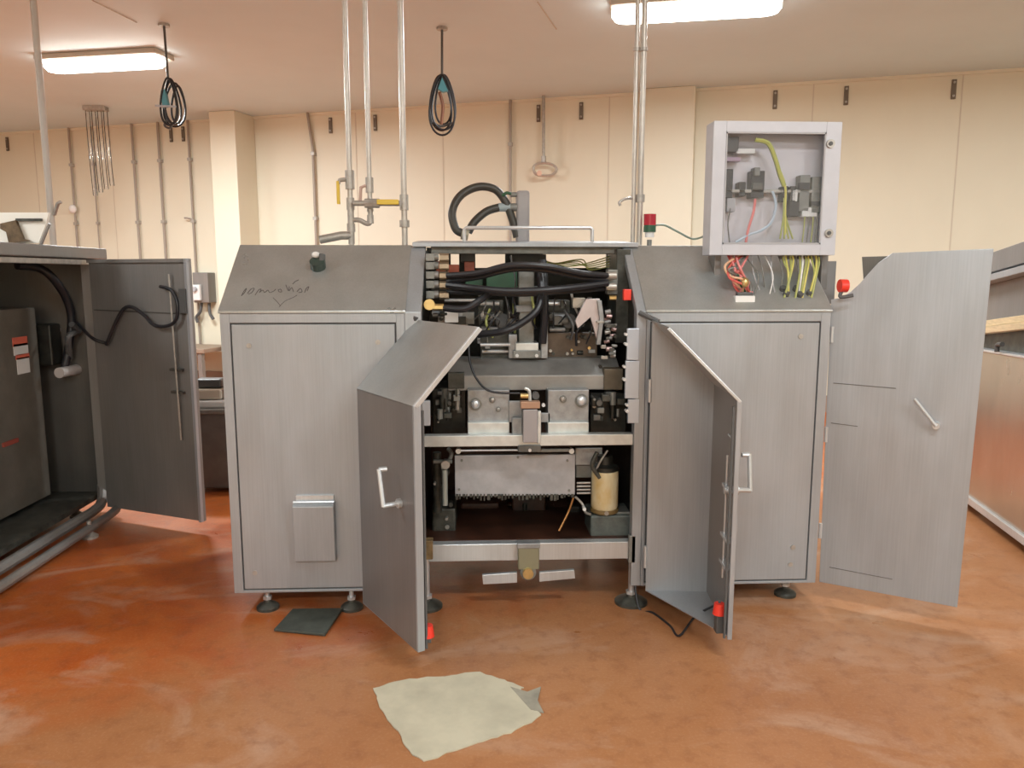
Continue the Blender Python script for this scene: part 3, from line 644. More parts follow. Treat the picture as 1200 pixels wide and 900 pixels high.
for k in range(20):
    x0 = rc.uniform(558, 700); y0 = rc.uniform(340, 372); x1 = x0+rc.uniform(-26, 26); y1 = y0+rc.uniform(14, 42); x1 = min(max(x1, 556), 704); y1 = min(y1, 416)
    Yc = rc.uniform(.20, .30)
    hose('thin_line', rc.choice([RUBBER, RUBBER, GREYD, GALV, STEEL_D, YELG]), [(x0, y0, Yc+.05), ((x0+x1)/2+rc.uniform(-8, 8), (y0+y1)/2, Yc), (x1, y1, Yc+.04)], rc.choice([.003, .004, .006]))
for k in range(14):
    x = rc.uniform(703, 722); y = rc.uniform(356, 420); w_ = rc.uniform(1.5, 4)
    part('chain_link', rc.choice([DARK2, STEEL_DARK, GALV, GREYM]), x-w_, y-1.5, x+w_, y+rc.uniform(1, 3), rc.uniform(.15, .22), .02, .001)
for k in range(9):
    x = 536+k*18+rc.uniform(-5, 5); part('rear_lump', rc.choice([RUST, DARK, DARK2, RUST]), x, rc.uniform(584, 604), x+rc.uniform(7, 20), 631, rc.uniform(.45, .75), .08, .012)
for k in range(8):
    x = rc.uniform(503, 530); y = rc.uniform(530, 615); fcyl('small_fitting', rc.choice([DARK2, GREYM, GALV, DARK2]), x, y, rc.uniform(.004, .011), rc.uniform(.12, .2), .05, None, 10)
# main cross beam (sloped upper face)
a = P(525, 458, .17); b = P(728, 458, .17); zt_ = P(625, 440, .17).z; zu = P(625, 420, .30).z
m = MB(); m.prism([(a.x, .17, a.z), (a.x, .17, zt_), (a.x, .30, zu), (a.x, .42, zu), (a.x, .42, a.z)], (b.x-a.x, 0, 0)); beam = m.build('cross_beam', BEAM, mach, bevel=.004, label='heavy grey cross beam')
p = P(539, 437, .17); MB().box(a.x-.0, a.x+.075, .165, .30, a.z+.01, zt_+.015).build('beam_end', DARK2, beam, bevel=.004)
p = P(714, 450, .16); MB().box(p.x-.025, b.x+.005, .155, .30, a.z, zt_+.03).build('beam_end', mat('beam_brown', (.17, .14, .10), .45, .3, 10, .3), beam, bevel=.004)
fcyl('beam_screw', DARK, 704, 430, .008, .22, .03, beam)
# two bearing blocks with feet
for x0, x1, bolts in ((548, 597, [(557, 474, .022), (577, 469, .011), (584, 480, .009)]), (642, 690, [(682, 470, .024), (660, 468, .013)])):
    bl = part('pedestal_block', ALU, x0, 457, x1, 496, .10, .12, label='machined block with round bolt heads')
    part('pedestal_foot', ALU_L, x0, 495, x1, 511, .07, .16, par=bl)
    for x, y, r in bolts:
        fcyl('bolt_ring', GREYM, x, y, r*1.3, .092, .02, bl)
        q_ = P(x, y, .08); MB().sph((q_.x, .088, q_.z), r*.95, 1, .6, 1).build('bolt_head', STEEL_B if r > .015 else GALV, bl, smooth=True)
part('link_plate', ALU, 596, 470, 612, 495, .09, .02); part('link_plate', ALU, 632, 484, 645, 495, .10, .02); part('link_plate', ALU, 600, 490, 612, 516, .05, .02)
fcyl('link_bolt', WHITE, 637, 475, .008, .08, .02)
cy = part('actuator', mat('actuator_grey', (.36, .34, .35), .45, .3), 613, 480, 630, 519, -.01, .05, label='upright grey actuator box')
part('actuator_cap', mat('orange_tan', (.45, .27, .18), .5, .3), 610, 471, 633, 479, -.01, .05, par=cy); part('actuator_side', ALU_L, 630, 482, 634, 520, .0, .03, par=cy)
hcyl('elbow_fitting', BRASS, 610, 619, 464, .012, .03, cy); MB().tube([P(615, 455, .03), P(620, 458, .03), P(621, 470, .03)], .008, 8).build('elbow', ALU_L, cy, smooth=True)
fcyl('fitting_ring', GREYD, 628, 464, .016, .04, .03, cy)
hose('sensor_cable', RUBBER, [(549, 398, .12), (551, 425, .08), (560, 446, .05), (576, 459, .03), (609, 461, .03)], .005, 'thin black cable looping down')
part('actuator_base', STEEL_DARK, 607, 522, 634, 530, .01, .05); fcyl('base_screw', STEEL_B, 621, 528, .007, .0, .02)
# dark clusters left and right of the blocks
for x0, x1, y0, y1 in ((507, 546, 456, 509), (692, 734, 460, 507)):
    cl = part('drive_housing', DARK, x0, y0, x1, y1, .22, .3)
    for k in range(20):
        x = random.uniform(x0+4, x1-4); y = random.uniform(y0+1, y1-(8 if k > 12 else 22)); r = random.choice([.004, .006, .009, .014]); yy = random.uniform(.10, .19)
        if k % 3 == 0: vcyl('housing_pin', random.choice([GREYM, DARK2, DARK]), x, y-4, y+random.uniform(4, 12), r, yy, cl, 10)
        elif k % 3 == 1: part('housing_lug', random.choice([GREYM, DARK2, STEEL_DARK]), x-random.uniform(2, 6), y-2, x+3, y+random.uniform(2, 6), yy, .04, par=cl)
        else: fcyl('housing_bolt', random.choice([GALV, GREYM, DARK2, STEEL_DARK]), x, y, r, yy, .22-yy, cl, 10)
part('side_cover', mat('pale_cover', (.62, .64, .68), .4, .3), 494, 470, 504, 499, .02, .03)
vcyl('tie_rod', GALV, 536, 456, 480, .012, .16); vcyl('tie_rod', DARK2, 520, 455, 482, .02, .16)
for y0, y1, x0 in ((385, 422, 735), (423, 467, 733), (468, 496, 736)):
    f_ = part('guard_segment', mat('pale_blue_steel', (.55, .60, .68), .35, .4), x0, y0, 749, y1, -.004, .02, .002)
    fcyl('guard_screw', WHITE, x0-1, (y0+y1)/2, .007, -.006, .03, f_); fcyl('guard_screw', WHITE, x0-1, y0+7, .006, -.006, .03, f_)
# lower bay
lp = part('lower_cover', mat('speckled_plate', (.47, .47, .49), .5, .4, 9, .22, thr=(.35, .6)), 533, 533, 674, 581, .14, .02, label='speckled grey cover plate')
m = MB()
for k in range(34):
    x = 534+k*4.1; p = P(x, 579, .138); q_ = P(x+random.uniform(1, 3), 579+random.uniform(2, 8), .138)
    m.box(p.x, p.x+random.uniform(.006, .014), .135, .16, q_.z, p.z)
m.build('dripping_grime', DARK2, lp, kind='stuff')
for x, y in ((541, 540), (607, 536), (665, 540), (538, 574), (667, 575)): fcyl('cover_screw', GREYM, x, y, .006, .134, .01, lp, 8)
hcyl('slide_rod', STEEL_B, 536, 612, 528, .005, .08); part('slide_rail', GREYM, 630, 526, 670, 530, .08, .02)
for x in (537, 670): fcyl('rod_clamp', ALU_L, x, 529, .012, .07, .03)
vcyl('grease_tube', mat('greenish_grey', (.40, .42, .38), .4, .3), 521, 550, 592, .013, .12); fcyl('grease_joint', GALV, 522, 545, .02, .10, .04); hcyl('grease_arm', GREYM, 508, 530, 541, .010, .12)
hose('grease_line', GREYM, [(524, 545, .12), (529, 532, .14), (525, 526, .16)], .01)
part('lower_bracket', ALU, 674, 525, 706, 545, .18, .02); part('lower_bracket', GREYM, 675, 545, 694, 560, .2, .02)
for k in range(4): hcyl('spring_coil', GALV, 676, 692, 566+k*4, .005, .14)
hose('oil_line', GALV, [(674, 582, .14), (682, 590, .14), (686, 600, .12), (692, 603, .1)], .006)
hose('copper_line', mat('copper', (.45, .22, .08), .4, .7), [(672, 583, .12), (666, 600, .12), (655, 622, .10)], .005)
hose('return_line', DARK2, [(700, 530, .1), (694, 545, .1), (703, 560, .1)], .01); hose('return_line', GALV, [(712, 528, .12), (704, 540, .11), (698, 552, .11)], .005)
a = P(709, 596, .13); b = P(709, 552, .13); r_ = .063
m = MB(); m.lathe([(r_*.92, a.z), (r_, a.z+.012), (r_, b.z-.008), (r_*.95, b.z)], (a.x, .13+r_*.3, 0), 28); jar = m.build('oil_reservoir', OILJ, mach, smooth=True, label='oil-stained cream plastic reservoir')
m = MB(); m.lathe([(r_*.95, b.z), (r_*1.02, b.z+.004), (r_*1.0, b.z+.02), (r_*.6, b.z+.032), (r_*.55, b.z+.07)], (a.x, .13+r_*.3, 0), 28); m.build('reservoir_cap', DARK, jar, smooth=True)
m = MB(); m.lathe([(r_*.8, a.z-.025), (r_*1.05, a.z-.015), (r_*1.03, a.z)], (a.x, .13+r_*.3, 0), 28); m.build('reservoir_base', mat('brown_base', (.20, .13, .05), .4), jar, smooth=True)
gb = part('pump_housing', mat('green_grey', (.13, .15, .14), .45, .2, 25, .4), 692, 604, 742, 630, .10, .2, .01, 'dark pump housing'); part('pump_lug', GREYM, 715, 600, 738, 606, .12, .1, par=gb); fcyl('pump_valve', GALV, 711, 602, .01, .08, .04, gb)
fcyl('pump_valve', WHITE, 685, 597, .008, .1, .03); part('rear_tank', RUST, 600, 582, 640, 628, .5, .3, .01); part('rear_tank', RUST, 540, 590, 585, 628, .55, .3, .01, 'stained brown tank at the left')
part('left_gearbox', DARK2, 506, 596, 534, 628, .2, .25, .01); fcyl('gearbox_plug', GALV, 524, 618, .01, .19, .02); vcyl('lower_rod', DARK2, 512, 530, 600, .02, .18)
part('rusty_bracket', mat('rusty_tan', (.38, .25, .12), .6, .2, 20, .5), 498, 634, 507, 656, .0, .05); part('right_lug', GREYM, 737, 628, 745, 660, .0, .03)
# bracket under lower rail with brass knob and crossbar
br_ = part('rail_bracket', mat('olive_metal', (.30, .29, .20), .45, .5), 607, 637, 632, 668, -.012, .04, .006); part('bracket_cap', ALU, 606, 637, 633, 643, -.016, .05, par=br_)
fcyl('bracket_hub', GREYM, 619, 671, .036, -.01, .04, br_); fcyl('brass_knob', BRASS, 619, 673, .024, -.03, .03, br_, label='brass knob')
m = MB(); m.prism([P(x, y, .01) for x, y in [(565, 674), (606, 671), (606, 683), (566, 685)]], (0, .02, 0)); m.build('cross_bar', STEEL_B, mach, bevel=.002); m = MB(); m.prism([P(x, y, .01) for x, y in [(632, 671), (673, 668), (674, 678), (632, 682)]], (0, .02, 0)); m.build('cross_bar', STEEL_B, mach, bevel=.002)
LOOPM = mat('hose_brown_black', (.045, .04, .032), .45)
# things rising above the lid: column head and looping hoses
a = P(612, 280, .62); b = P(612, 224, .62); bx = P(605, 250, .62).x; cx = P(620, 250, .62).x
hd = MB().box(bx, cx, .58, .68, a.z-.03, b.z).build('column_head', mat('head_grey', (.33, .31, .31), .5, .2, 10, .15), mach, bevel=.012, label='grey column head above the lid')
hcyl('head_clamp', GREYM, 594, 606, 243, .02, .6, hd); hcyl('head_port', GREYM, 598, 606, 228, .012, .6, hd); hcyl('hose_collar', mat('blue_grey', (.30, .36, .38), .4), 584, 598, 243, .021, .6, hd)
hose('loop_hose', LOOPM, [(544, 274, .5), (534, 268, .5), (530, 248, .52), (540, 229, .55), (560, 219, .58), (580, 222, .6), (592, 236, .6), (600, 256, .6), (606, 278, .6)], .020, 'large hose loop above the lid', None, 12)
hose('loop_hose', LOOPM, [(549, 272, .55), (556, 260, .56), (570, 248, .58), (585, 243, .6)], .020, None, None, 12)
hose('strap', GREEN, [(589, 229, .58), (594, 226, .57), (598, 227, .58)], .008, None, hd)
MB().tube([P(541, 274, .49), P(549, 276, .49)], .026, 12, 0).build('hose_elbow', mat('elbow_tan', (.36, .32, .24), .5, .3), mach, smooth=True)

# ------------------------------------------------------------------ electrical enclosure above the right cabinet
EY = .10; ED = .11
a = P(833, 143, EY); b = P(984, 299, EY); xl = P(834, 220, EY).x; xr = P(983, 220, EY).x; zt_ = P(905, 142, EY).z; zb_ = P(905, 299, EY).z
el = thing('electrical_enclosure', 'grey electrical enclosure with glass door mounted over the right cabinet', 'electrical box', ((xl+xr)/2, EY+ED/2, zb_))
m = MB(); t_ = .012
m.box(xl, xr, EY+ED-t_, EY+ED, zb_, zt_); m.box(xl, xl+t_, EY+.02, EY+ED, zb_, zt_); m.box(xr-t_, xr, EY+.02, EY+ED, zb_, zt_); m.box(xl, xr, EY+.02, EY+ED, zt_-t_, zt_); m.box(xl, xr, EY+.02, EY+ED, zb_, zb_+t_)
m.build('body', PAINTG, el, bevel=.002)
wl = P(849, 220, EY).x; wr = P(965, 220, EY).x; wt = P(905, 155, EY).z; wb_ = P(905, 286, EY).z
m = MB(); m.box(xl, wl, EY, EY+.02, zb_, zt_); m.box(wr, xr, EY, EY+.02, zb_, zt_); m.box(wl, wr, EY, EY+.02, wt, zt_); m.box(wl, wr, EY, EY+.02, zb_, wb_)
ed = m.build('door', PAINTG, el, bevel=.002)
MB().box(wl-.004, wr+.004, EY+.008, EY+.013, wb_-.004, wt+.004).build('window_pane', GLASS, ed)
m = MB(); g = .006; m.box(wl, wl+g, EY-.002, EY+.01, wb_, wt); m.box(wr-g, wr, EY-.002, EY+.01, wb_, wt); m.box(wl, wr, EY-.002, EY+.01, wt-g, wt); m.box(wl, wr, EY-.002, EY+.01, wb_, wb_+g); m.build('window_gasket', GREYP, ed)
for x, y in ((974, 168), (972, 273)):
    f_ = fcyl('lock', GALV, x, y, .018, EY-.01, .012, ed); fcyl('lock_core', GREYD, x, y, .009, EY-.014, .006, ed)
MB().box(xl+.02, xr-.02, EY+ED-t_-.01, EY+ED-t_, zb_+.02, zt_-.02).build('mounting_plate', PLATEG, el)
BYI = EY+ED-.075
def ep(name, m_, x0, y0, x1, y1, dep=.06, label=None):
    o = MB().pbox(x0, y0, x1, y1, BYI, dep).build(name, m_, el, bevel=.003, label=label); return o
ep('din_rail', GALV, 850, 222, 964, 226, .058)
ep('relay', RUBBER, 850, 198, 859, 232); ep('relay', GREYP, 852, 232, 862, 248, .05); ep('terminal', RUBBER, 866, 213, 874, 230)
o = ep('contactor', RUBBER, 880, 200, 896, 232, .06, 'black contactor'); MB().pbox(884, 196, 891, 206, BYI-.01, .05).build('contactor_head', GREYM, o, bevel=.003)
MB().pbox(882, 214, 894, 222, BYI-.01, .02).build('contactor_face', STEEL_DARK, o, bevel=.002)
for k, x in enumerate((917, 926)): ep('breaker', RUBBER, x, 218, x+7, 236)
o = ep('breaker', WHITE, 928, 222, 935, 236, .05); 
o = ep('relay', GREYM, 937, 205, 949, 248, .05, 'grey relay'); MB().pbox(937, 214, 949, 222, BYI-.01, .02).build('relay_band', RUBBER, o)
o = ep('relay', GREYM, 951, 207, 963, 250, .05, 'grey relay'); MB().pbox(951, 236, 963, 241, BYI-.01, .02).build('relay_band', RUBBER, o)
ep('relay', RUBBER, 925, 236, 937, 254, .05); ep('terminal', WHITE, 940, 243, 958, 254, .04)
ep('name_strip', WHITE, 863, 174, 885, 180, .05, 'white strip'); ep('wire_duct', GREYD, 850, 160, 866, 178, .05); ep('wire_duct', mat('mauve', (.45, .32, .42), .5), 850, 184, 868, 189, .04)
def wire(name, m_, pts, r=.004, off=.0):
    MB().tube([P(x, y, BYI-.02+off) for x, y in pts], r, 6, 6).build(name, m_, el, smooth=True)
wire('yellow_cable', YELG, [(885, 164), (900, 168), (908, 185), (914, 205), (919, 218)], .010)
wire('yellow_cable', YELW, [(903, 172), (912, 195), (920, 218), (920, 245), (920, 275)], .005)
for k in range(4): wire('yellow_cable', YELG, [(919, 232), (918+k, 255), (914+k*5, 280)], .004)
for k in range(4): wire('grey_wire', GREYM if k % 2 else YELG, [(943+k*5, 254), (942+k*5, 268), (940+k*5, 284)], .003)
wire('pink_wire', PINK, [(885, 233), (883, 248), (877, 268), (874, 284)], .006)
wire('blue_wire', BLUEW, [(905, 224), (909, 240), (904, 260), (892, 270), (878, 275), (862, 284)], .006)
wire('grey_wire', GREYM, [(856, 244), (853, 262), (855, 284)], .003)
# supports and cable glands between enclosure and slope
for x in (840, 965):
    p = P(x, 300, EY+.1); MB().box(p.x-.015, p.x+.015, EY+.08, EY+.18, 1.43, zb_+.002).build('support_leg', STEEL_D, el, bevel=.003)
def slopez(y): return ZK+(ZT-ZK)*y/YT+.006
for k, (x0, x1, m_) in enumerate([(917, 921, YELG), (920, 924, YELW), (925, 919, YELG), (928, 921, YELW), (932, 934, GREYM), (936, 932, YELG), (939, 936, WHITE), (943, 938, YELG), (946, 940, YELW), (950, 948, YELG), (955, 948, YELW), (958, 951, YELG)]):
    y1 = EY-.005+.015*(k % 3); top = P(x0, 299, EY+.05); e = onS(x1, 345+(k % 3)*2, 0)
    MB().tube([top+Vector((0, 0, .005)), top+Vector((0, -.02, -.03)), (top+e)/2+Vector((random.uniform(-.01, .01), -.03, 0)), e], .0048, 6).build('gland_cable', m_, el, smooth=True)
for k in range(7): p = P(916+k*7, 300, EY+.05); MB().cyl(p+Vector((0, 0, -.014)), p+Vector((0, 0, .012)), .011, 8).build('gland', GREYD, el, smooth=True)
for x, y in ((921, 346), (937, 347), (948, 345), (917, 340), (932, 340)): p = onS(x, y); MB().cyl(p-n*.004, p+n*.018, .014, 10).build('gland', GREYD, el, smooth=True)
for k in range(6):
    top = P(872+k*8, 299, EY+.06); e = onS(884+k*6, 338+random.uniform(-6, 8))
    MB().tube([top, (top+e)/2+Vector((random.uniform(-.03, .03), -.03, random.uniform(-.02, .02))), e], .0028, 6).build('thin_wire', random.choice([GREYP, GREYM, BLUEW, WHITE]), el, smooth=True)
# red and tan cable knot in a small socket
TANC = mat('tan_cable', (.75, .45, .28), .5); REDC = mat('faded_red_cable', (.62, .12, .10), .5)
rk = random.Random(5)
for k in range(9):
    e = onS(866+k*2, 343); pt = [P(853+k*3, 299, EY+.06)]
    for (cx, cy) in ((858, 312), (863, 321), (868, 331)): pt.append(P(cx+rk.uniform(-9, 10), cy+rk.uniform(-4, 5), EY+rk.uniform(-.05, .0)))
    MB().tube(pt+[e], .0055, 6).build('twisted_cable', [REDC, PINK, TANC, PINK, GREEN, TANC, REDC, GREYM, PINK][k], el, smooth=True)
p = P(873, 331, EY-.05); MB().sph(p, .018, 1, 1, 1.2).build('brass_clamp', BRASS, el, smooth=True)
m = MB(); a = onS(861, 352, .0); b = onS(884, 352, .0); m.box(a.x, b.x, a.y-.01, a.y+.04, a.z-.01, a.z+.02); m.build('socket_tray', WHITE, el, bevel=.003)
m = MB(); m.box(a.x+.012, b.x-.006, a.y, a.y+.03, a.z+.018, a.z+.035); m.build('socket', GREYD, el, bevel=.003)

# ------------------------------------------------------------------ signal lamp
p = P(761, 281, .5)
sl = thing('signal_lamp', 'small red and green signal lamp on the right cabinet roof', 'lamp', (p.x, .5, 1.633))
MB().cyl((p.x, .5, 1.633), (p.x, .5, p.z), .012, 12).build('stem', GREYM, sl, smooth=True)
for y0, y1, m_, nm, r in ((278, 272, WHITE, 'lamp_base', .022), (272, 264, GREEN, 'green_lens', .03), (264, 251, mat('red_lens', (.45, .02, .04), .25), 'red_lens', .03)):
    MB().cyl((p.x, .5, P(761, y0, .5).z), (p.x, .5, P(761, y1, .5).z), r, 18).build(nm, m_, sl, smooth=True)
MB().tube([P(767, 264, .5), P(779, 264, .5), P(795, 272, .5), P(812, 280, .48), P(826, 276, .42), P(830, 270, .33)], .005, 8).build('lead', mat('grey_green', (.25, .32, .26), .5), sl, smooth=True)

# ------------------------------------------------------------------ drop pipes with valves on the left cabinet roof
YP = .5
def vp(m, x, z0, z1, r): m.cyl((x, YP, z0), (x, YP, z1), r, 14)
def Z(y): return P(440, y, YP).z
x1, x2, x3 = -.603, -.510, -.347
t = thing('drop_pipe', 'leftmost steel drop pipe over the left cabinet, with yellow valve lever', 'pipe', (x1, YP, ZT+.004))
m = MB(); vp(m, x1, ZT+.004, CEIL, .0125); m.build('pipe', PIPEW, t, smooth=True)
for y0, y1, r in ((200, 222, .022), (232, 246, .019), (262, 272, .020), (240, 286, .0155)):
    m = MB(); vp(m, x1, Z(y1), Z(y0), r); m.build('coupling', GALV, t, smooth=True)
m = MB(); m.tube([(x1, YP, Z(210)), (x1-.045, YP-.02, Z(212)), (x1-.05, YP-.02, Z(216))], .01, 8, 0); m.build('valve_stem', GALV, t, smooth=True)
m = MB(); m.box(x1-.06, x1-.045, YP-.03, YP-.015, Z(240), Z(213)); m.build('valve_lever', YEL, t, bevel=.003)
m = MB(); m.tube([(x1, YP, Z(258)), (x1+.04, YP, Z(258)), (x2-.02, YP, Z(262)), (x2, YP, Z(260)), (x2, YP, Z(246))], .012, 10, 3); m.build('branch', GALV, t, smooth=True)
m = MB(); m.tube([(x1, YP, Z(276)), P(400, 276, YP), P(375, 281, YP)], .02, 12, 0); m.build('side_pipe', GALV, t, smooth=True)
t = thing('drop_pipe', 'middle steel drop pipe of the three, ending in an elbow', 'pipe', (x2, YP, Z(262)))
m = MB(); vp(m, x2, Z(250), CEIL, .0115); m.build('pipe', PIPEW, t, smooth=True)
for y0, y1, r in ((208, 226, .019), (238, 248, .016), (252, 262, .016)):
    m = MB(); vp(m, x2, Z(y1), Z(y0), r); m.build('coupling', GALV, t, smooth=True)
m = MB(); m.tube([(x2, YP, Z(216)), (x2-.04, YP-.01, Z(220)), (x2-.045, YP-.01, Z(237))], .008, 8, 0); m.build('valve_lever', mat('pinkish_lever', (.55, .38, .32), .5), t, smooth=True)
t = thing('drop_pipe', 'rightmost and straightest of the three steel drop pipes', 'pipe', (x3, YP, ZT+.004))
m = MB(); vp(m, x3, ZT+.004, CEIL, .0145); m.build('pipe', PIPEW, t, smooth=True)
for y0, y1, r in ((228, 246, .021), (258, 266, .024)):
    m = MB(); vp(m, x3, Z(y1), Z(y0), r); m.build('coupling', GALV, t, smooth=True)
t = thing('cross_valve', 'horizontal valve with yellow lever joining the drop pipes', 'valve', (-.48, YP, Z(242)))
m = MB(); m.cyl((x1+.018, YP-.035, Z(239)), (x3-.018, YP-.035, Z(239)), .013, 12); m.build('cross_pipe', GALV, t, smooth=True)
m = MB(); m.cyl((x2-.02, YP-.035, Z(239)), (x2+.05, YP-.035, Z(239)), .022, 8); m.build('valve_body', GALV, t, smooth=True)
m = MB(); m.box(x2+.04, x3-.02, YP-.065, YP-.05, Z(241), Z(235)); m.build('valve_lever', YEL, t, bevel=.004)

def Z2(y): return P(745, y, .55).z
for px_, lab, r in ((743, 'left of the twin thin pipes dropping to the lid right corner, hooked', .011), (751, 'right of the twin thin pipes dropping beside the signal lamp', .014)):
    x = P(px_+1, 160, .55).x
    t = thing('twin_drop_pipe', lab, 'pipe', (x, .55, 1.63))
    MB().cyl((x, .55, 1.635), (x, .55, CEIL), r, 12).build('pipe', PIPEW, t, smooth=True)
    MB().cyl((x, .55, Z2(60)), (x, .55, Z2(56)), r*1.5, 12).build('coupling', GALV, t, smooth=True)
    if px_ == 743:
        MB().tube([P(743, 232, .55), P(733, 233, .53), P(726, 237, .52), P(727, 241, .52)], .007, 8).build('hook', GALV, t, smooth=True)
    else:
        MB().cyl((x, .55, Z2(237)), (x, .55, Z2(228)), r*1.6, 12).build('union', GALV, t, smooth=True)

# ------------------------------------------------------------------ black plate on the floor
m = MB(); m.prism([PZ(x, y, .002) for x, y in [(343, 716), (402, 715), (381, 746), (321, 740)]], (0, 0, .012)); o = m.build('floor_plate', MATM, None, bevel=.003)
tag(o, 'dark flat plate lying on the floor under the left cabinet edge', 'plate')

# ------------------------------------------------------------------ left machine (open side facing the camera's right)
LX = -2.33; lm = thing('neighbour_machine', 'dull steel machine at the left edge with its side open', 'machine', (-3.0, .6, 0))
m = MB(); m.box(-3.9, LX+.03, -.6, 1.66, 1.59, 1.655); m.build('roof', STEEL_D, lm, bevel=.006)
m = MB(); m.box(LX-.04, LX+.01, -.55, 1.55, 1.555, 1.585); m.build('top_rail', GALV, lm, bevel=.003)
m = MB(); m.box(LX-.05, LX+.01, 1.48, 1.56, .08, 1.585); m.build('post', STEEL_D, lm, bevel=.004)
m = MB(); m.box(-3.9, LX-.02, 1.56, 1.60, .08, 1.59); m.build('end_panel', STEEL_DARK, lm)  # interior shade is put into the dark colour of end and rear panel
m = MB(); m.box(-3.9, -3.86, -.55, 1.56, .08, 1.59); m.build('rear_panel', STEEL_DARK, lm)
m = MB(); m.box(-3.9, LX-.06, -.55, 1.56, .10, .13); m.build('floor_pan', DARK2, lm)
m = MB(); m.box(-3.5, -2.62, .1, 1.40, .16, 1.305); inner = m.build('inner_cabinet', mat('olive_steel', (.20, .18, .15), .5, .4, 5, .25), lm, bevel=.008)
def onI(x, y): return PX(x, y, -2.62)
for x0, y0, x1, y1, m_, nm in ((14, 396, 32, 404, REDL, 'warning_label'), (15, 404, 33, 414, PAPER, 'paper_label'), (18, 416, 34, 419, REDL, 'warning_label'), (19, 420, 35, 436, PAPER, 'paper_label')):
    a = onI(x0, y0); b = onI(x1, y1)
    MB().box(-2.62, -2.617, a.y, b.y, b.z, a.z).build(nm, m_, inner)
a = onI(58, 387); MB().tube([a, a+Vector((.05, .03, 0))], .012, 8, 0).build('latch', STEEL_B, inner, smooth=True)
a = onI(10, 519); MB().box(-2.62, -2.61, a.y-.06, a.y+.08, a.z-.012, a.z+.012).build('warning_label', mat('faded_red', (.30, .06, .04), .6), inner)
def PXL(x, y): return PX(x, y, -2.45)
MB().tube([PX(20, 311, -2.6), PX(45, 314, -2.55), PX(62, 326, -2.5), PX(78, 350, -2.48), PX(84, 375, -2.48), PX(80, 410, -2.5), PX(76, 430, -2.52)], .024, 12).build('hose', RUBBER, lm, smooth=True)
MB().tube([PX(84, 380, -2.44), PX(92, 388, -2.44), PX(80, 395, -2.46), PX(82, 420, -2.5)], .018, 10).build('hose', GREYD, lm, smooth=True)
m = MB(); a = PX(66, 428, -2.46); b = PX(97, 444, -2.46); m.cyl((b.x-.05, b.y-.17, (a.z+b.z)/2), (b.x-.03, b.y, (a.z+b.z)/2), .032, 16); m.build('white_drum', mat('drum_grey', (.5, .46, .44), .5), lm, smooth=True)
m = MB(); m.box(-2.74, -2.56, 1.43, 1.55, .95, 1.2); m.build('valve_block', DARK, lm, bevel=.01)
# skirt rails and foot
for x, z, r in ((LX+.01, .085, .030), (LX+.10, .055, .026)):
    MB().tube([(x, -.9, z), (x, .9, z), (x, 1.30, z), (x-.02, 1.44, z+.02), (x-.10+(.05 if z > .07 else 0), 1.52, z+.10)], r, 10, 4).build('skirt_rail', STEEL_D, lm, smooth=True)
m = MB(); m.lathe([(.045, 0), (.045, .012), (.02, .03), (.012, .04), (.012, .1)], (LX+.10, 1.05, 0), 20); m.build('foot_pad', GALV, lm, smooth=True)
m = MB(); m.lathe([(.045, 0), (.045, .012), (.02, .03), (.012, .04), (.012, .1)], (LX-.2, -.3, 0), 20); m.build('foot_pad', GALV, lm, smooth=True)
for x in (-3.8, -2.5): m = MB(); m.lathe([(.045, 0), (.045, .012), (.02, .03), (.012, .04), (.012, .12)], (x, 1.45, 0), 20); m.build('foot_pad', GALV, lm, smooth=True)
# its open door
A = Vector((-2.30, 1.42, 0)); B = Vector((-1.60, 1.10, 0)); e = (B-A).normalized(); nn2 = Vector((-e.y, e.x, 0)); L2 = (B-A).length
def ql(u, z, v=0): return A+e*u+nn2*v+Vector((0, 0, z))
m = MB(); m.prism([ql(0, .07), ql(L2, .07), ql(L2, 1.585), ql(0, 1.585)], nn2*.02); ld_ = m.build('door', STEEL_D, lm, bevel=.002, label='open door, inner side showing')
m = MB(); m.prism([ql(L2-.018, .07, -.02), ql(L2, .07, -.02), ql(L2, 1.585, -.02), ql(L2-.018, 1.585, -.02)], nn2*.02); m.build('edge_fold', STEEL, ld_)
m = MB(); m.prism([ql(0, 1.565, -.015), ql(L2, 1.565, -.015), ql(L2, 1.585, -.015), ql(0, 1.585, -.015)], nn2*.02); m.build('edge_fold', STEEL_D, ld_)
m = MB(); m.tube([ql(L2-.13, 1.50, -.02), ql(L2-.115, .55, -.02)], .006, 8, 0); m.build('lock_rod', GALV, ld_, smooth=True)
m = MB(); m.prism([ql(.02, 1.285, -.004), ql(L2-.03, 1.275, -.004), ql(L2-.03, 1.281, -.004), ql(.02, 1.291, -.004)], nn2*.006); m.build('crease', STEEL_DARK, ld_)
m = MB(); m.box(0, .05, -.02, 0, 0, .13); m.bm.free(); m = MB(); m.prism([ql(L2-.06, 1.28, -.03), ql(L2-.01, 1.28, -.03), ql(L2-.01, 1.42, -.03), ql(L2-.06, 1.42, -.03)], nn2*.02); m.build('lock_case', GREYD, ld_, bevel=.004)
for z_ in (.95, .82): m = MB(); m.prism([ql(L2-.17, z_, -.02), ql(L2-.08, z_, -.02), ql(L2-.08, z_+.015, -.02), ql(L2-.17, z_+.015, -.02)], nn2*.02); m.build('rod_bracket', STEEL_DARK, ld_)
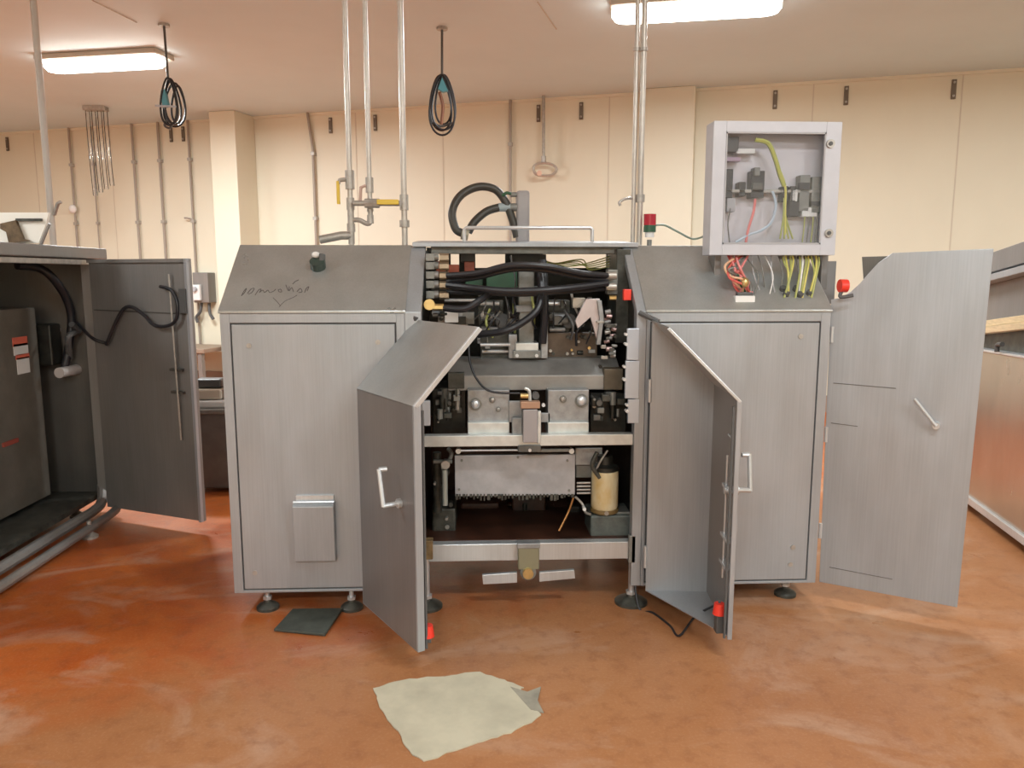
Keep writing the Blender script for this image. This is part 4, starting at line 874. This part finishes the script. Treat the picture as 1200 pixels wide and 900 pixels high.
m = MB(); m.tube([PX(90, 378, -2.42), PX(108, 396, -2.28), PX(124, 402, -2.2), ql(.15, 1.10, -.04), ql(.22, 1.22, -.03), ql(.29, 1.30, -.03), ql(.36, 1.31, -.03), ql(.44, 1.27, -.03), ql(.52, 1.21, -.03), ql(.62, 1.21, -.03), ql(.685, 1.25, -.03), ql(.70, 1.34, -.03), ql(.66, 1.41, -.03), ql(.58, 1.43, -.03)], .010, 8); m.build('door_cable', RUBBER, ld_, smooth=True)
# bright frame parts sitting on its roof
hp = thing('roof_hopper', 'bright framed hopper with dark cross bars on the left machine roof', 'hopper', (-3.2, .95, 1.655))
def PH(x, y, Y=1.0): return P(x, y, Y)
m = MB(); m.prism([PH(-30, 249), PH(57, 249), PH(54, 262), PH(45, 285), PH(-30, 285)], (0, .02, 0)); m.build('front_sheet', mat('bright_sheet', (.92, .88, .80), .4), hp)
m = MB(); m.prism([PH(18, 256, .98), PH(48, 256, .98), PH(48, 259, .98), PH(18, 259, .98)], (0, .015, 0)); m.build('cross_bar', DARK2, hp)
m = MB(); m.prism([PH(0, 262, .97), PH(18, 258, .97), PH(27, 280, .97), PH(36, 282, .97), PH(10, 285, .97), PH(7, 272, .97), PH(0, 268, .97)], (0, .02, 0)); m.build('diagonal_brace', mat('rusty_brace', (.20, .13, .07), .5, .2, 20, .5), hp)
m = MB(); m.tube([PH(58, 262, .98), PH(48, 287, .98)], .008, 8, 0); m.build('edge_bar', STEEL_D, hp)

# ------------------------------------------------------------------ bin with clutter, seen between the machines
u0 = PZ(238, 588, 0); u1 = PZ(263, 582, 0)
bn = thing('grey_bin', 'tall dark grey bin standing between the two machines', 'bin', (-1.75, 2.2, 0))
m = MB(); m.prism([(-1.98, 1.95, .03), (-1.42, 1.95, .03), (-1.38, 1.93, .56), (-2.02, 1.93, .56)], (0, .5, 0)); m.build('body', mat('bin_grey', (.16, .16, .15), .5, .2, 8, .2), bn, bevel=.01)
m = MB(); m.box(-2.04, -1.36, 1.90, 2.46, .56, .59); m.build('rim', GREYM, bn, bevel=.006)
for x in (-1.93, -1.47):
    for y in (2.0, 2.4): MB().cyl((x-.015, y, .0275), (x+.015, y, .0275), .0275, 12).build('caster', GREYD, bn, smooth=True)
for nm, x, y, z, sx, sy, sz, m_, lab, cat in (('tray', -1.74, 2.1, .59, .5, .26, .05, WHITE, 'flat whitish tray lying on the grey bin rim', 'tray'),
        ('small_box', -1.62, 2.12, .645, .20, .18, .10, ORED, 'orange-brown box standing in the whitish tray', 'box'),
        ('folded_cloth', -1.86, 2.1, .645, .2, .2, .07, BEIGE, 'beige folded cloth on the tray left of the orange-brown box', 'cloth'),
        ('tool_case', -1.86, 2.1, .72, .18, .12, .06, GREYD, 'dark grey tool case lying on the beige cloth', 'case')):
    o = MB().box(x-sx/2, x+sx/2, y-sy/2, y+sy/2, z, z+sz).build(nm, m_, None, bevel=.012); tag(o, lab, cat)
m = MB(); m.sph((-1.64, 2.12, .80), .1, 1, .8, .55, 12)
for v in m.bm.verts:
    v.co += Vector([random.uniform(-.018, .018) for _ in range(3)]); v.co.z = max(v.co.z, .748)
tag(m.build('crumpled_bag', WHITE, None), 'crumpled white bag on top of the orange-brown box', 'bag')
# low bench against the wall behind
bt = thing('wall_bench', 'brown low bench against the back wall between the machines', 'bench', W(3.4, .4, 0))
wb(2.2, 3.75, .1, .7, .5, .56).build('bench_top', mat('bench_brown', (.30, .22, .16), .5), bt, bevel=.01)
for s_ in (2.28, 3.67):
    for d_ in (.15, .65): wb(s_-.03, s_+.03, d_-.03, d_+.03, 0, .5).build('leg', STEEL_D, bt)
# ------------------------------------------------------------------ steel machine at the right edge
r0 = Vector((3.118, 1.288, 0)); r1 = Vector((2.942, .545, 0)); e = (r1-r0).normalized(); nr = Vector((e.y, -e.x, 0))   # nr points toward the left, out of the machine
if nr.x > 0: nr = -nr
rm = thing('right_machine', 'steel machine side at the right edge, orange floor mirrored in its panel', 'machine', (3.4, .6, 0))
def qr(u, z, v=0): return r0+e*u+nr*v+Vector((0, 0, z))
U0, U1 = -.25, 1.6
def slab(name, m_, z0, z1, v0, v1, bevel=.003, label=None, u0=U0, u1=U1):
    k = .12 if z0 > 1.1 else (.03 if z0 > 1.0 else 0); k1 = .12 if z1 > 1.1 else (.03 if z1 > 1.0 else 0)
    m = MB(); m.prism([qr(u0, z0+k*(u0-.1), v0), qr(u1, z0+k*(u1-.1), v0), qr(u1, z1+k1*(u1-.1), v0), qr(u0, z1+k1*(u0-.1), v0)], nr*(v1-v0)); return m.build(name, m_, rm, bevel=bevel, label=label)
slab('side_panel', steel_mat('mirror_steel', (.52, .47, .42), .22, .85), .10, 1.03, -.5, 0, label='lower panel reflecting the floor')
slab('bottom_rim', STEEL_B, .06, .105, -.5, .02); slab('panel_rail', STEEL_B, 1.03, 1.045, -.5, .012)
slab('recess', DARK2, 1.045, 1.15, -.5, -.06); slab('board', WOOD, 1.15, 1.19, -.5, .0, label='pale wooden board'); slab('board', WOOD, 1.195, 1.235, -.5, -.03, label='pale wooden board')
slab('upper_panel', STEEL_D, 1.235, 1.46, -.5, -.05); slab('ledge', STEEL, 1.46, 1.50, -.5, .03); slab('recess', STEEL_DARK, 1.50, 1.52, -.5, -.03); slab('top_band', STEEL_D, 1.52, 1.64, -.5, 0)
MB().tube([qr(.28, 1.05, .03), qr(.28, 1.09, .03), qr(.34, 1.10, .03)], .014, 10).build('clamp', GREYD, rm, smooth=True)
for u in (-.2, 1.5):
    for v in (-.1, -.4): MB().cyl(qr(u, 0, v), qr(u, .07, v), .03, 12).build('foot', DARK2, rm)
